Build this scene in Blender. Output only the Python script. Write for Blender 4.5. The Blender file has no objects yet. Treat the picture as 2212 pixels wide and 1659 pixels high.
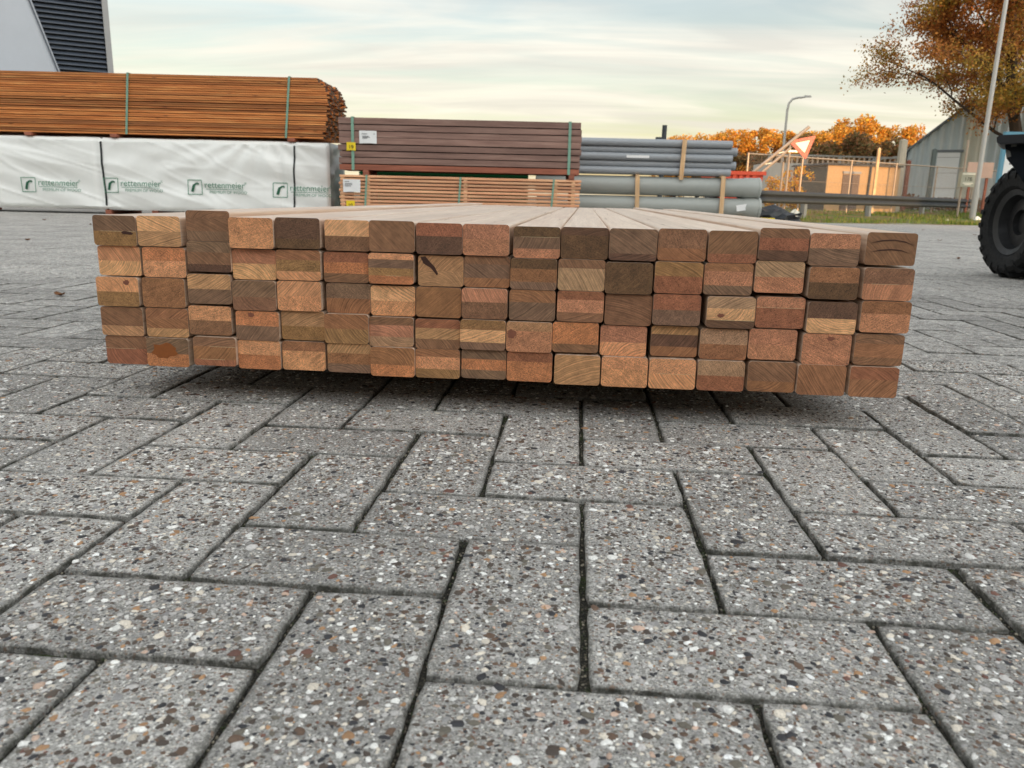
import bpy, math, random
import numpy as np
from mathutils import Vector, Matrix, noise as mnoise
random.seed(7); rng = np.random.default_rng(11)
R = math.radians
scene = bpy.context.scene
COL = scene.collection

# ------------------------------------------------------------------ camera
CAM_H = 0.42482
F_PX = 1681.17                      # focal length in pixels of a 2212 x 1659 picture
PITCH, ROLL = 0.234169, -0.023709
def _cam_axes():
    fwd0 = Vector((0, 1, 0)); r0 = Vector((1, 0, 0)); up = Vector((0, 0, 1))
    fwd = math.cos(PITCH)*fwd0 - math.sin(PITCH)*up
    dn = -(math.cos(PITCH)*up + math.sin(PITCH)*fwd0)
    r = math.cos(ROLL)*r0 + math.sin(ROLL)*dn
    d = -math.sin(ROLL)*r0 + math.cos(ROLL)*dn
    return r, d, fwd
CR, CD, CF = _cam_axes()
cam_data = bpy.data.cameras.new('camera'); cam = bpy.data.objects.new('camera', cam_data); COL.objects.link(cam)
cam_data.sensor_width = 36.0; cam_data.lens = F_PX/2212*36.0
cam_data.clip_start = 0.02; cam_data.clip_end = 3000
cam_data.dof.use_dof = True; cam_data.dof.focus_distance = 1.5; cam_data.dof.aperture_fstop = 11.0
mw = Matrix.Identity(4)
for k in range(3):
    mw[k][0] = CR[k]; mw[k][1] = -CD[k]; mw[k][2] = -CF[k]
mw[2][3] = CAM_H
cam.matrix_world = mw
scene.camera = cam

# ------------------------------------------------------------------ sun and sky
SUN_AZ, SUN_EL = 25.0, 4.5          # the sun stands low behind the camera, to its right
ld = Vector((-math.sin(R(SUN_AZ))*math.cos(R(SUN_EL)), math.cos(R(SUN_AZ))*math.cos(R(SUN_EL)), -math.sin(R(SUN_EL))))
sun_data = bpy.data.lights.new('sun', 'SUN'); sun = bpy.data.objects.new('sun', sun_data); COL.objects.link(sun)
sun_data.energy = 3.4; sun_data.angle = R(0.5); sun_data.color = (1.0, 0.62, 0.30)
sun.rotation_euler = ld.to_track_quat('-Z', 'Y').to_euler(); sun.location = (20, -60, 40)

world = bpy.data.worlds.new('World'); scene.world = world; world.use_nodes = True
wt = world.node_tree; wt.nodes.clear()
def wn(t, **kw):
    n = wt.nodes.new(t)
    for k, v in kw.items(): setattr(n, k, v)
    return n
sky = wn('ShaderNodeTexSky', sky_type='NISHITA', sun_disc=False)
sky.sun_elevation = R(SUN_EL); sky.sun_rotation = R(180 - SUN_AZ)
sky.air_density = 1.0; sky.dust_density = 1.2; sky.ozone_density = 1.0
bg = wn('ShaderNodeBackground'); bg.inputs['Strength'].default_value = 0.15
wo = wn('ShaderNodeOutputWorld')
tc = wn('ShaderNodeTexCoord')
# thin cloud sheets: direction projected to a cloud plane, stretched noise
sep = wn('ShaderNodeSeparateXYZ'); wt.links.new(tc.outputs['Generated'], sep.inputs[0])
zc = wn('ShaderNodeMath', operation='MAXIMUM'); wt.links.new(sep.outputs['Z'], zc.inputs[0]); zc.inputs[1].default_value = 0.0
za = wn('ShaderNodeMath', operation='ADD'); wt.links.new(zc.outputs[0], za.inputs[0]); za.inputs[1].default_value = 0.12
dv = wn('ShaderNodeVectorMath', operation='DIVIDE'); wt.links.new(tc.outputs['Generated'], dv.inputs[0])
cz = wn('ShaderNodeCombineXYZ')
for i in range(3): wt.links.new(za.outputs[0], cz.inputs[i])
wt.links.new(cz.outputs[0], dv.inputs[1])
mp = wn('ShaderNodeMapping'); wt.links.new(dv.outputs[0], mp.inputs['Vector'])
mp.inputs['Rotation'].default_value = (0, 0, R(38)); mp.inputs['Scale'].default_value = (0.5, 1.9, 0.0)
n1 = wn('ShaderNodeTexNoise'); n1.inputs['Scale'].default_value = 1.25; n1.inputs['Detail'].default_value = 6; n1.inputs['Roughness'].default_value = 0.5; n1.inputs['Distortion'].default_value = 0.9
wt.links.new(mp.outputs[0], n1.inputs['Vector'])
r1 = wn('ShaderNodeValToRGB'); r1.color_ramp.elements[0].position = 0.36; r1.color_ramp.elements[1].position = 0.60
r1.color_ramp.elements[0].color = (0.30, 0.30, 0.30, 1); r1.color_ramp.elements[1].color = (0.97, 0.97, 0.97, 1)
wt.links.new(n1.outputs['Fac'], r1.inputs[0])
# cloud colour: warm near the horizon, cooler higher up
el = wn('ShaderNodeValToRGB'); el.color_ramp.elements[0].position = 0.0; el.color_ramp.elements[1].position = 0.34
el.color_ramp.elements[0].color = (5.2, 4.75, 3.5, 1); el.color_ramp.elements[1].color = (4.5, 4.65, 4.7, 1)
e2 = el.color_ramp.elements.new(.12); e2.color = (5.0, 4.75, 4.1, 1)
wt.links.new(zc.outputs[0], el.inputs[0])
sc_ = wn('ShaderNodeVectorMath', operation='MULTIPLY'); wt.links.new(sky.outputs[0], sc_.inputs[0]); sc_.inputs[1].default_value = (1.40, 1.34, 1.44)
# clouds towards the low sun are brighter than those opposite it
dt = wn('ShaderNodeVectorMath', operation='DOT_PRODUCT'); wt.links.new(tc.outputs['Generated'], dt.inputs[0]); dt.inputs[1].default_value = (-ld.x, -ld.y, -ld.z)
dm = wn('ShaderNodeMapRange'); wt.links.new(dt.outputs['Value'], dm.inputs[0]); dm.inputs[1].default_value = -0.3; dm.inputs[2].default_value = 1.0; dm.inputs[3].default_value = 1.0; dm.inputs[4].default_value = 3.3
n2 = wn('ShaderNodeTexNoise'); n2.inputs['Scale'].default_value = 1.7; n2.inputs['Detail'].default_value = 6; n2.inputs['Distortion'].default_value = 0.7
wt.links.new(mp.outputs[0], n2.inputs['Vector'])
r2 = wn('ShaderNodeValToRGB'); r2.color_ramp.elements[0].position = 0.35; r2.color_ramp.elements[1].position = 0.65
r2.color_ramp.elements[0].color = (0.87, 0.87, 0.87, 1); r2.color_ramp.elements[1].color = (1.1, 1.09, 1.06, 1); wt.links.new(n2.outputs['Fac'], r2.inputs[0])
cm = wn('ShaderNodeVectorMath', operation='MULTIPLY'); wt.links.new(el.outputs[0], cm.inputs[0]); wt.links.new(r2.outputs[0], cm.inputs[1])
cb = wn('ShaderNodeVectorMath', operation='SCALE'); wt.links.new(cm.outputs[0], cb.inputs[0]); wt.links.new(dm.outputs[0], cb.inputs['Scale'])
mx = wn('ShaderNodeMix', data_type='RGBA'); wt.links.new(r1.outputs[0], mx.inputs['Factor'])
wt.links.new(sc_.outputs[0], mx.inputs['A']); wt.links.new(cb.outputs[0], mx.inputs['B'])
wt.links.new(mx.outputs['Result'], bg.inputs['Color']); wt.links.new(bg.outputs[0], wo.inputs['Surface'])

vs = scene.view_settings
vs.view_transform = 'Standard'; vs.look = 'None'; vs.exposure = 0.42; vs.gamma = 1.0; vs.use_curve_mapping = False
scene.cycles.use_denoising = True
scene.cycles.max_bounces = 6; scene.cycles.diffuse_bounces = 3; scene.cycles.glossy_bounces = 3
scene.cycles.transparent_max_bounces = 8
scene.cycles.sample_clamp_indirect = 8.0

# ------------------------------------------------------------------ helpers
def ray(px, py):
    return CR*((px-1106)/F_PX) + CD*((py-829.5)/F_PX) + CF
def at(px, py, Y):                      # the point seen at a pixel on the upright plane y = Y
    d = ray(px, py); t = Y/d.y
    return Vector((d.x*t, Y, CAM_H + d.z*t))
def gr(px, py, z=0.0):                  # the point seen at a pixel on the ground
    d = ray(px, py); t = (z-CAM_H)/d.z
    return Vector((d.x*t, d.y*t, z))
def lin(c):
    c = c/255.0
    return c/12.92 if c <= 0.04045 else ((c+0.055)/1.055)**2.4
def rgb(r, g, b, k=1.0): return (min(lin(r)*k, .95), min(lin(g)*k, .95), min(lin(b)*k, .95), 1.0)

class MB:
    def __init__(s): s.v = []; s.f = []; s.m = []
    def add(s, vs_, fs, m=0):
        o = len(s.v); s.v += [tuple(p) for p in vs_]
        for f in fs: s.f.append(tuple(o+i for i in f)); s.m.append(m)
    def box(s, x0, x1, y0, y1, z0, z1, m=0):
        s.add([(x0,y0,z0),(x1,y0,z0),(x1,y1,z0),(x0,y1,z0),(x0,y0,z1),(x1,y0,z1),(x1,y1,z1),(x0,y1,z1)],
              [(0,3,2,1),(4,5,6,7),(0,1,5,4),(1,2,6,5),(2,3,7,6),(3,0,4,7)], m)
    def bar(s, a, b, w, h, m=0, up=(0,0,1)):
        a = Vector(a); b = Vector(b); d = (b-a).normalized(); u = Vector(up)
        if abs(d.dot(u)) > .98: u = Vector((0,1,0))
        sx = d.cross(u).normalized(); uz = sx.cross(d).normalized()
        P = []
        for q in (a, b):
            for (i, j) in ((-1,-1),(1,-1),(1,1),(-1,1)): P.append(q + sx*(i*w/2) + uz*(j*h/2))
        s.add(P, [(3,2,1,0),(4,5,6,7),(0,1,5,4),(1,2,6,5),(2,3,7,6),(3,0,4,7)], m)
    def tube(s, pts, rad, n=8, cap=True, m=0):
        pts = [Vector(p) for p in pts]
        if not hasattr(rad, '__len__'): rad = [rad]*len(pts)
        rings = []; ref = None
        for k, p in enumerate(pts):
            d = (pts[min(k+1, len(pts)-1)] - pts[max(k-1, 0)]).normalized()
            if ref is None:
                ref = Vector((0,0,1)) if abs(d.z) < .9 else Vector((1,0,0))
            a = (ref - d*ref.dot(d)).normalized(); b = d.cross(a); ref = a
            rings.append([p + (a*math.cos(2*math.pi*i/n) + b*math.sin(2*math.pi*i/n))*rad[k] for i in range(n)])
        V = [q for r_ in rings for q in r_]; Fc = []
        for k in range(len(pts)-1):
            for i in range(n):
                Fc.append((k*n+i, k*n+(i+1) % n, (k+1)*n+(i+1) % n, (k+1)*n+i))
        if cap:
            Fc.append(tuple(range(n-1, -1, -1))); Fc.append(tuple((len(pts)-1)*n+i for i in range(n)))
        s.add(V, Fc, m)
    def prism(s, poly, y0, y1, m=0, mside=None):     # polygon in x,z (counter-clockwise seen from -y) pushed along y
        n = len(poly)
        V = [(x, y0, z) for x, z in poly] + [(x, y1, z) for x, z in poly]
        s.add(V, [tuple(range(n))], m); o = len(s.v)-2*n
        ms = m if mside is None else mside
        s.f.append(tuple(o+n+i for i in range(n-1, -1, -1))); s.m.append(m)
        for i in range(n):
            j = (i+1) % n
            s.f.append((o+j, o+i, o+n+i, o+n+j)); s.m.append(ms)
    def mesh(s, name, mats, smooth=False):
        me = bpy.data.meshes.new(name); me.from_pydata(s.v, [], s.f)
        for m in (mats if isinstance(mats, (list, tuple)) else [mats]): me.materials.append(m)
        me.polygons.foreach_set('material_index', s.m)
        if smooth:
            me.polygons.foreach_set('use_smooth', [True]*len(s.f))
            me.set_sharp_from_angle(angle=R(40))
        me.update(); return me
    def build(s, name, mats, parent=None, smooth=False, **kw):
        return link(name, s.mesh(name, mats, smooth), parent, **kw)
def link(name, data, parent=None, loc=None, rot=None, **kw):
    o = bpy.data.objects.new(name, data); COL.objects.link(o)
    if parent is not None: o.parent = parent
    if loc is not None: o.location = loc
    if rot is not None: o.rotation_euler = rot
    for k, v in kw.items(): o[k] = v
    return o
def tag(o, label, cat, group=None):
    o['label'] = label; o['category'] = cat
    if group: o['group'] = group
    return o
def thing(name, label, cat, loc=(0,0,0), rz=0.0, group=None):
    return tag(link(name, None, None, loc, (0,0,rz)), label, cat, group)
def copy_tree(o, parent=None):
    c = o.copy(); COL.objects.link(c); c.parent = parent
    for ch in list(o.children): copy_tree(ch, c)
    return c

# ------------------------------------------------------------------ materials
def mat(name, base=(.5,.5,.5,1), rough=.7, metal=0.0, spec=.5):
    m = bpy.data.materials.new(name); m.use_nodes = True
    b = m.node_tree.nodes['Principled BSDF']
    b.inputs['Base Color'].default_value = base; b.inputs['Roughness'].default_value = rough
    b.inputs['Metallic'].default_value = metal; b.inputs['Specular IOR Level'].default_value = spec
    return m
class NT:
    def __init__(s, m): s.t = m.node_tree; s.b = s.t.nodes['Principled BSDF']
    def n(s, t, ins=None, **kw):
        x = s.t.nodes.new(t)
        for k, v in kw.items(): setattr(x, k, v)
        for k, v in (ins or {}).items(): s.put(x, k, v)
        return x
    def put(s, x, k, v):
        if isinstance(v, bpy.types.NodeSocket): s.t.links.new(v, x.inputs[k])
        elif isinstance(v, bpy.types.Node): s.t.links.new(v.outputs[0], x.inputs[k])
        else: x.inputs[k].default_value = v
    def ramp(s, fac, stops):
        r = s.n('ShaderNodeValToRGB', {0: fac}); e = r.color_ramp.elements
        while len(e) < len(stops): e.new(.5)
        for k, (p, c) in enumerate(stops):
            e[k].position = p; e[k].color = c if hasattr(c, '__len__') else (c, c, c, 1)
        return r.outputs[0]
    def mix(s, f, a, b, mode='MIX'):
        x = s.n('ShaderNodeMix', data_type='RGBA', blend_type=mode)
        s.put(x, 'Factor', f); s.put(x, 'A', a); s.put(x, 'B', b); return x.outputs['Result']
    def math(s, op, a, b=0.0):
        return s.n('ShaderNodeMath', {0: a, 1: b}, operation=op).outputs[0]
    def noise(s, vec, scale, detail=4, rough=.5, dist=0.0):
        return s.n('ShaderNodeTexNoise', {'Vector': vec, 'Scale': scale, 'Detail': detail, 'Roughness': rough, 'Distortion': dist}).outputs['Fac']
    def mapping(s, vec, scale=(1,1,1), rot=(0,0,0), loc=(0,0,0)):
        return s.n('ShaderNodeMapping', {'Vector': vec, 'Scale': scale, 'Rotation': rot, 'Location': loc}).outputs[0]
    def bump(s, h, strength=.3, dist=.002):
        x = s.n('ShaderNodeBump', {'Height': h, 'Strength': strength, 'Distance': dist}); s.t.links.new(x.outputs[0], s.b.inputs['Normal']); return x
    def obj(s): return s.n('ShaderNodeTexCoord').outputs['Object']
    def pos(s): return s.n('ShaderNodeNewGeometry').outputs['Position']
    def base(s, c): s.put(s.b, 'Base Color', c)

def mat_var(name, base, rough=.7, var=.25, scale=6.0, metal=0.0, stretch=(1,1,1), bump=0.0, bdist=.004, spec=.5):
    """a colour with uneven tone, dirt specks and uneven gloss"""
    m = mat(name, base, rough, metal, spec); t = NT(m)
    v = t.mapping(t.obj(), stretch)
    a = t.noise(v, scale, 6, .6); g = t.noise(v, scale*7, 3, .6)
    f = t.math('ADD', t.math('MULTIPLY', a, .7), t.math('MULTIPLY', g, .3))
    k = t.ramp(f, [(.25, 1-var), (.75, 1+var*.6)])
    t.base(t.mix(1.0, base, k, 'MULTIPLY'))
    rr = t.ramp(g, [(.3, max(rough-.1, .05)), (.7, min(rough+.1, 1))]); t.put(t.b, 'Roughness', rr)
    if bump: t.bump(f, bump, bdist)
    return m

# --- exposed-aggregate concrete of the pavers
def concrete_material(name, pebbly):
    m = mat(name, (.3,.3,.29,1), .85); t = NT(m); p = t.pos()
    wob = t.n('ShaderNodeTexNoise', {'Vector': p, 'Scale': 130.0, 'Detail': 2.0})
    pv = t.n('ShaderNodeVectorMath', {0: wob.outputs['Color'], 'Scale': .004}, operation='SCALE').outputs[0]
    pw = t.n('ShaderNodeVectorMath', {0: p, 1: pv}, operation='ADD').outputs[0]
    fine = t.noise(p, 300, 5, .8); mid = t.noise(p, 160, 4, .6); big = t.noise(p, 2.3, 4, .6)
    cem = t.ramp(fine, [(.33, (.10,.096,.088,1)), (.5, (.40,.387,.357,1)), (.65, (.86,.84,.80,1))])
    cem = t.mix(t.ramp(mid, [(.38, 0.0), (.66, .5)]), cem, (.24,.228,.205,1))
    stops = [(0, rgb(240,238,230)), (.16, rgb(222,212,195)), (.26, rgb(188,182,176)), (.38, rgb(150,146,142)), (.48, rgb(72,62,56)),
             (.62, rgb(48,46,48)), (.72, rgb(104,78,60)), (.80, rgb(166,130,96)), (.86, rgb(112,76,64)), (.92, rgb(206,196,182)), (1, rgb(90,92,96))]
    layers = [(150, .44, .5), (230, .46, .7), (340, .44, .55)]
    if pebbly: layers = [(44, .34, .45), (85, .46, .7)] + layers
    c = cem; hsum = t.math('MULTIPLY', fine, .35)
    for k, (scl, rad, dens) in enumerate(layers):
        vo = t.n('ShaderNodeTexVoronoi', {'Vector': t.mapping(pw, (1,1,1), (0,0,.6*k), (k*3.1, k*1.7, 0)), 'Scale': scl, 'Randomness': .95})
        sp = t.n('ShaderNodeSeparateColor', {0: vo.outputs['Color']})
        rp = t.ramp(sp.outputs[0], stops)
        rp = t.mix(.25, rp, fine)
        rsz = t.math('MULTIPLY', sp.outputs[2], rad*.5); rr = t.math('ADD', rsz, rad*.5)
        inside = t.math('LESS_THAN', vo.outputs['Distance'], rr)
        on = t.math('LESS_THAN', sp.outputs[1], dens)
        f = t.math('MULTIPLY', inside, on)
        c = t.mix(f, c, rp)
        dome = t.math('MULTIPLY', f, t.math('SUBTRACT', 1.0, vo.outputs['Distance']))
        hsum = t.math('ADD', hsum, t.math('MULTIPLY', dome, .6 if k < 1 else .35))
    k = t.ramp(big, [(.3, .74), (.7, 1.12)])
    c = t.mix(1.0, c, k, 'MULTIPLY')
    if pebbly: c = t.mix(1.0, c, t.ramp(t.noise(p, 34, 3, .7), [(.36, .62), (.64, 1.32)]), 'MULTIPLY')  # coarse tone speckle, painted in for glints off tilted pebbles
    oi = t.n('ShaderNodeObjectInfo')
    tone = t.ramp(oi.outputs['Random'], [(0, .78), (1, 1.1)])
    c = t.mix(1.0, c, tone, 'MULTIPLY')
    # moss and dirt creep in from the joints
    edge = t.n('ShaderNodeAttribute', attribute_name='edge', attribute_type='GEOMETRY').outputs['Fac']
    dirt = t.math('MULTIPLY', edge, t.ramp(t.noise(p, 45, 5, .65), [(.35, .15), (.62, 1.0)]))
    c = t.mix(t.math('MULTIPLY', dirt, .9), c, rgb(50,50,40))
    t.base(c); t.bump(hsum, .7, .0022)
    return m
M_PAVER = concrete_material('exposed_aggregate_concrete', False)
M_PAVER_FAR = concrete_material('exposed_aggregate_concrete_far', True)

def joint_material():
    m = mat('joint_sand_and_moss', (.05,.05,.04,1), .95); t = NT(m); p = t.pos()
    a = t.noise(p, 420, 4, .75); b = t.noise(p, 14, 5, .65)
    c = t.ramp(a, [(.34, rgb(16,15,12)), (.54, rgb(48,45,37)), (.70, rgb(126,119,102))])
    g = t.ramp(a, [(.3, rgb(22,28,10)), (.7, rgb(74,92,34))])
    t.base(t.mix(t.ramp(b, [(.53, 0.0), (.66, .8)]), c, g)); t.bump(a, .9, .004); return m
M_JOINT = joint_material()

def pebble_material():
    m = mat('river_pebble', (.4,.4,.4,1), .55); t = NT(m)
    a = t.n('ShaderNodeAttribute', attribute_name='Col', attribute_type='GEOMETRY').outputs['Color']
    nz = t.noise(t.pos(), 420, 4, .6)
    t.base(t.mix(1.0, a, t.ramp(nz, [(.3, .72), (.7, 1.12)]), 'MULTIPLY'))
    t.put(t.b, 'Roughness', t.ramp(nz, [(.3, .42), (.7, .7)]))
    t.bump(nz, .25, .001); return m
M_PEBBLE = pebble_material()

# --- end grain of the laminated beams: colour, ring direction and porosity come from the object
def endgrain_material():
    m = mat('hardwood_end_grain', (.4,.25,.15,1), .72); t = NT(m)
    oi = t.n('ShaderNodeObjectInfo')
    A = lambda nm: t.n('ShaderNodeAttribute', attribute_name=nm, attribute_type='OBJECT').outputs['Fac']
    o = t.obj()
    seed = t.math('MULTIPLY', oi.outputs['Random'], 37.0)
    cs = t.n('ShaderNodeCombineXYZ', {0: seed, 1: seed, 2: seed}).outputs[0]
    vr = t.n('ShaderNodeVectorRotate', {'Vector': o, 'Angle': A('ring_angle')}, rotation_type='Y_AXIS').outputs[0]
    v = t.n('ShaderNodeVectorMath', {0: vr, 1: cs}, operation='ADD').outputs[0]
    # bent growth rings: distance from a far pith plus slow wobble
    sx = t.n('ShaderNodeSeparateXYZ', {0: vr})
    xx = t.math('MULTIPLY', sx.outputs[0], A('ring_curve'))
    bend = t.math('MULTIPLY', t.math('MULTIPLY', xx, sx.outputs[0]), 1.0)
    wob = t.noise(t.mapping(v, (30,30,30)), 1.0, 2, .5)
    band = t.math('ADD', t.math('ADD', sx.outputs[2], bend), t.math('MULTIPLY', wob, .0045))
    f1 = t.n('ShaderNodeTexNoise', {'W': t.math('MULTIPLY', t.math('ADD', band, seed), 330.0), 'Scale': 1.0, 'Detail': 2.0, 'Roughness': .6}, noise_dimensions='1D').outputs['Fac']
    f2 = t.n('ShaderNodeTexNoise', {'W': t.math('MULTIPLY', t.math('ADD', band, seed), 900.0), 'Scale': 1.0, 'Detail': 1.0}, noise_dimensions='1D').outputs['Fac']
    st = t.math('ADD', t.math('MULTIPLY', f1, .65), t.math('MULTIPLY', f2, .35))
    stripe = t.ramp(st, [(.3, .46), (.5, .95), (.67, 1.34)])
    # open pores: short dark squiggles
    n_p = t.n('ShaderNodeTexNoise', {'Vector': t.mapping(v, (1.6,1,1)), 'Scale': 330.0, 'Detail': 3.0, 'Roughness': .6, 'Distortion': 2.2}).outputs['Fac']
    pore = t.ramp(n_p, [(.40, .34), (.49, .98), (.64, 1.3)])
    soft = t.noise(v, 45, 4, .6); blot = t.ramp(soft, [(.28, .74), (.72, 1.2)])
    c = oi.outputs['Color']
    por = A('porous')
    c = t.mix(t.math('SUBTRACT', 1.0, t.math('MULTIPLY', por, .7)), c, t.mix(1.0, c, stripe, 'MULTIPLY'))
    c = t.mix(t.math('ADD', t.math('MULTIPLY', por, .75), .18), c, t.mix(1.0, c, pore, 'MULTIPLY'))
    c = t.mix(1.0, c, blot, 'MULTIPLY')
    # faint saw marks
    saw = t.noise(t.mapping(v, (60, 60, 900), (0, .35, 0)), 1.0, 2, .5)
    c = t.mix(1.0, c, t.ramp(saw, [(.32, .78), (.68, 1.16)]), 'MULTIPLY')
    t.base(c); t.bump(t.math('ADD', n_p, t.math('MULTIPLY', saw, .6)), .45, .0009)
    return m
M_END = endgrain_material()
def planed_material():
    m = mat('planed_hardwood', (.5,.36,.28,1), .46); t = NT(m); o = t.obj(); oi = t.n('ShaderNodeObjectInfo')
    seed = t.math('MULTIPLY', oi.outputs['Random'], 19.0)
    cs = t.n('ShaderNodeCombineXYZ', {0: seed, 1: seed, 2: seed}).outputs[0]
    v = t.n('ShaderNodeVectorMath', {0: o, 1: cs}, operation='ADD').outputs[0]
    a = t.noise(t.mapping(v, (90, 2.2, 90)), 1.0, 5, .62, .4); b = t.noise(t.mapping(v, (500, 9, 500)), 1.0, 2, .5); d = t.noise(t.mapping(v, (8, 1.2, 8)), 1.0, 3, .5)
    c = t.ramp(a, [(.28, rgb(192,156,130)), (.5, rgb(220,192,168)), (.75, rgb(236,214,194))])
    c = t.mix(1.0, c, t.ramp(b, [(.3, .86), (.7, 1.06)]), 'MULTIPLY')
    c = t.mix(1.0, c, t.ramp(oi.outputs['Random'], [(0, .86), (1, 1.04)]), 'MULTIPLY')
    c = t.mix(t.ramp(d, [(.55, 0.0), (.8, .35)]), c, rgb(176,122,98))
    t.base(c); t.put(t.b, 'Roughness', t.ramp(a, [(.3, .27), (.7, .40)])); t.bump(a, .08, .001); return m
M_PLANED = planed_material()
M_GLUE = mat_var('cream_glue', rgb(226,204,160), .5, .3, 60)
M_FILLER = mat_var('orange_wood_filler', rgb(150,84,34), .6, .25, 90)
M_KNOT = mat_var('dark_resin_knot', rgb(70,40,28), .6, .35, 80)
M_KNOTRED = mat_var('red_resin_patch', rgb(140,86,64), .6, .3, 90)

# --- boards of the packs behind
def board_material(name, stops, scale=(1.6, 40, 40), rough=.7, vary=(.75, 1.15), knots=True):
    m = mat(name, (.4,.25,.15,1), rough); t = NT(m); o = t.obj(); oi = t.n('ShaderNodeObjectInfo')
    seed = t.math('MULTIPLY', oi.outputs['Random'], 53.0)
    cs = t.n('ShaderNodeCombineXYZ', {0: seed, 1: seed, 2: seed}).outputs[0]
    v = t.n('ShaderNodeVectorMath', {0: o, 1: cs}, operation='ADD').outputs[0]
    a = t.noise(t.mapping(v, scale), 1.0, 5, .6, .5)
    c = t.ramp(a, stops)
    c = t.mix(1.0, c, t.ramp(oi.outputs['Random'], [(0, vary[0]), (1, vary[1])]), 'MULTIPLY')
    if knots:
        k = t.n('ShaderNodeTexVoronoi', {'Vector': t.mapping(v, (2.6, 9, 9)), 'Scale': 1.0})
        c = t.mix(t.ramp(k.outputs['Distance'], [(.05, .75), (.16, 0.0)]), c, rgb(92,48,24))
    big = t.noise(t.mapping(v, (1.1, 3, 3)), 1.0, 3, .5)
    c = t.mix(1.0, c, t.ramp(big, [(.3, .82), (.7, 1.12)]), 'MULTIPLY')
    t.base(c); t.bump(a, .25, .003); return m
M_LARCH = board_material('larch_board', [(.25, rgb(158,88,42)), (.5, rgb(202,124,64)), (.75, rgb(228,166,100))], vary=(.62, 1.25))
M_LARCH_END = board_material('weathered_board_end', [(.25, rgb(48,36,28)), (.5, rgb(92,66,46)), (.8, rgb(140,104,70))], (30, 30, 30), .85, (.6, 1.2), False)
M_BROWN = board_material('brown_treated_wood', [(.25, rgb(112,84,74)), (.5, rgb(142,110,98)), (.8, rgb(166,136,122))], (1.2, 26, 26), .75, (.84, 1.1), False)
M_BROWN_RED = board_material('reddish_wood', [(.25, rgb(118,66,48)), (.6, rgb(164,98,74)), (.85, rgb(186,124,98))], (1.2, 26, 26), .75, (.9, 1.1), False)
M_PINE = board_material('pale_pine_board', [(.25, rgb(212,142,104)), (.5, rgb(230,170,128)), (.8, rgb(240,196,152))], (1.5, 30, 30), .65, (.8, 1.08))
M_BATTEN = board_material('raw_pine_batten', [(.25, rgb(206,160,112)), (.5, rgb(226,186,140)), (.8, rgb(238,208,168))], (30, 30, 2), .7, (.85, 1.08))
M_STRAP = mat_var('green_strap', rgb(128,166,146), .4, .25, 8)
M_STRAPD = mat_var('black_strap', rgb(26,30,30), .5, .3, 8)
M_PAPER = mat_var('white_paper', rgb(232,232,230), .6, .06, 5)
M_INK = mat('grey_print', rgb(120,120,122), .7)
M_YELLOW = mat_var('yellow_tag', rgb(236,204,28), .55, .1, 9)
M_BLACKINK = mat('black_print', rgb(40,38,30), .7)
M_GREENINK = mat('green_print', rgb(28,92,64), .6)
M_GREENINK2 = mat('pale_green_print', rgb(96,142,118), .6)
M_WRAP = mat_var('white_wrap_foil', rgb(240,240,235), .38, .07, 1.4, bump=.12, bdist=.02)
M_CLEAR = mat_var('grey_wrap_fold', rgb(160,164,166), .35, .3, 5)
M_PIPE = mat_var('grey_pvc', rgb(150,154,158), .36, .10, 3, stretch=(.4,3,3))
M_PIPE_BIG = mat_var('light_grey_pvc', rgb(162,165,159), .4, .08, 2.5, stretch=(.4,3,3))
M_GREEN = mat_var('green_sheet', rgb(26,150,96), .5, .15, 3)

# ------------------------------------------------------------------ the ground
ground = MB(); ground.add([(-900,-120,-.05),(900,-120,-.05),(900,1500,-.05),(-900,1500,-.05)], [(0,1,2,3)])
M_SOIL = mat_var('far_ground', rgb(96,92,78), .95, .3, .15)
ground.build('ground', M_SOIL, kind='structure')

U = .15; TX, TY, GYAW = -.173891, -4.121786, -.0752839   # paver lattice found from the joints
cg, sg = math.cos(GYAW), math.sin(GYAW)
def lat(i, j):
    gx = (i-TX)*U; gy = (j-TY)*U
    return gx*cg - gy*sg, gx*sg + gy*cg
pavement = MB(); pavement.add([(-40,-4,-.0078),(40,-4,-.0078),(40,14.2,-.0078),(-40,14.2,-.0078)], [(0,1,2,3)])
pav = pavement.build('pavement', M_JOINT, kind='structure')
HL, HW = .15-.0036, .075-.0036      # half sizes of a paver, joints left out
def paver_mesh(k, mpv):
    rr = random.Random(100+k)
    P = []
    nx, ny = 11, 6
    side = [(-1+2*t/nx, -1) for t in range(nx)] + [(1, -1+2*t/ny) for t in range(ny)] + [(1-2*t/nx, 1) for t in range(nx)] + [(-1, 1-2*t/ny) for t in range(ny)]
    n = len(side)
    for ring, (ins, z) in enumerate(((.0060, 0.0), (.0014, -.0005), (.0000, -.0022), (0.0, -.03))):
        for (sx, sy) in side:
            x = sx*(HL-ins); y = sy*(HW-ins)
            if abs(sx) == 1 and abs(sy) == 1: x -= sx*.002; y -= sy*.002
            j = (.0006, .0010, .0015, .0010)[ring]
            P.append((x+rr.uniform(-j, j), y+rr.uniform(-j, j), z + (rr.uniform(-.0003, .0003) if ring < 3 else 0)))
    Fc = [tuple(range(n))]
    for r_ in range(3):
        for i in range(n):
            Fc.append((r_*n+i, (r_+1)*n+i, (r_+1)*n+(i+1) % n, r_*n+(i+1) % n))
    me = bpy.data.meshes.new('paver'); me.from_pydata(P, [], Fc); me.materials.append(mpv)
    ca = me.attributes.new('edge', 'FLOAT', 'POINT')
    ca.data.foreach_set('value', [.05]*n + [.6]*n + [1.0]*(2*n))
    me.polygons.foreach_set('use_smooth', [True]*len(Fc)); me.update(); return me
paver_meshes = [paver_mesh(k, M_PAVER) for k in range(8)]
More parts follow.
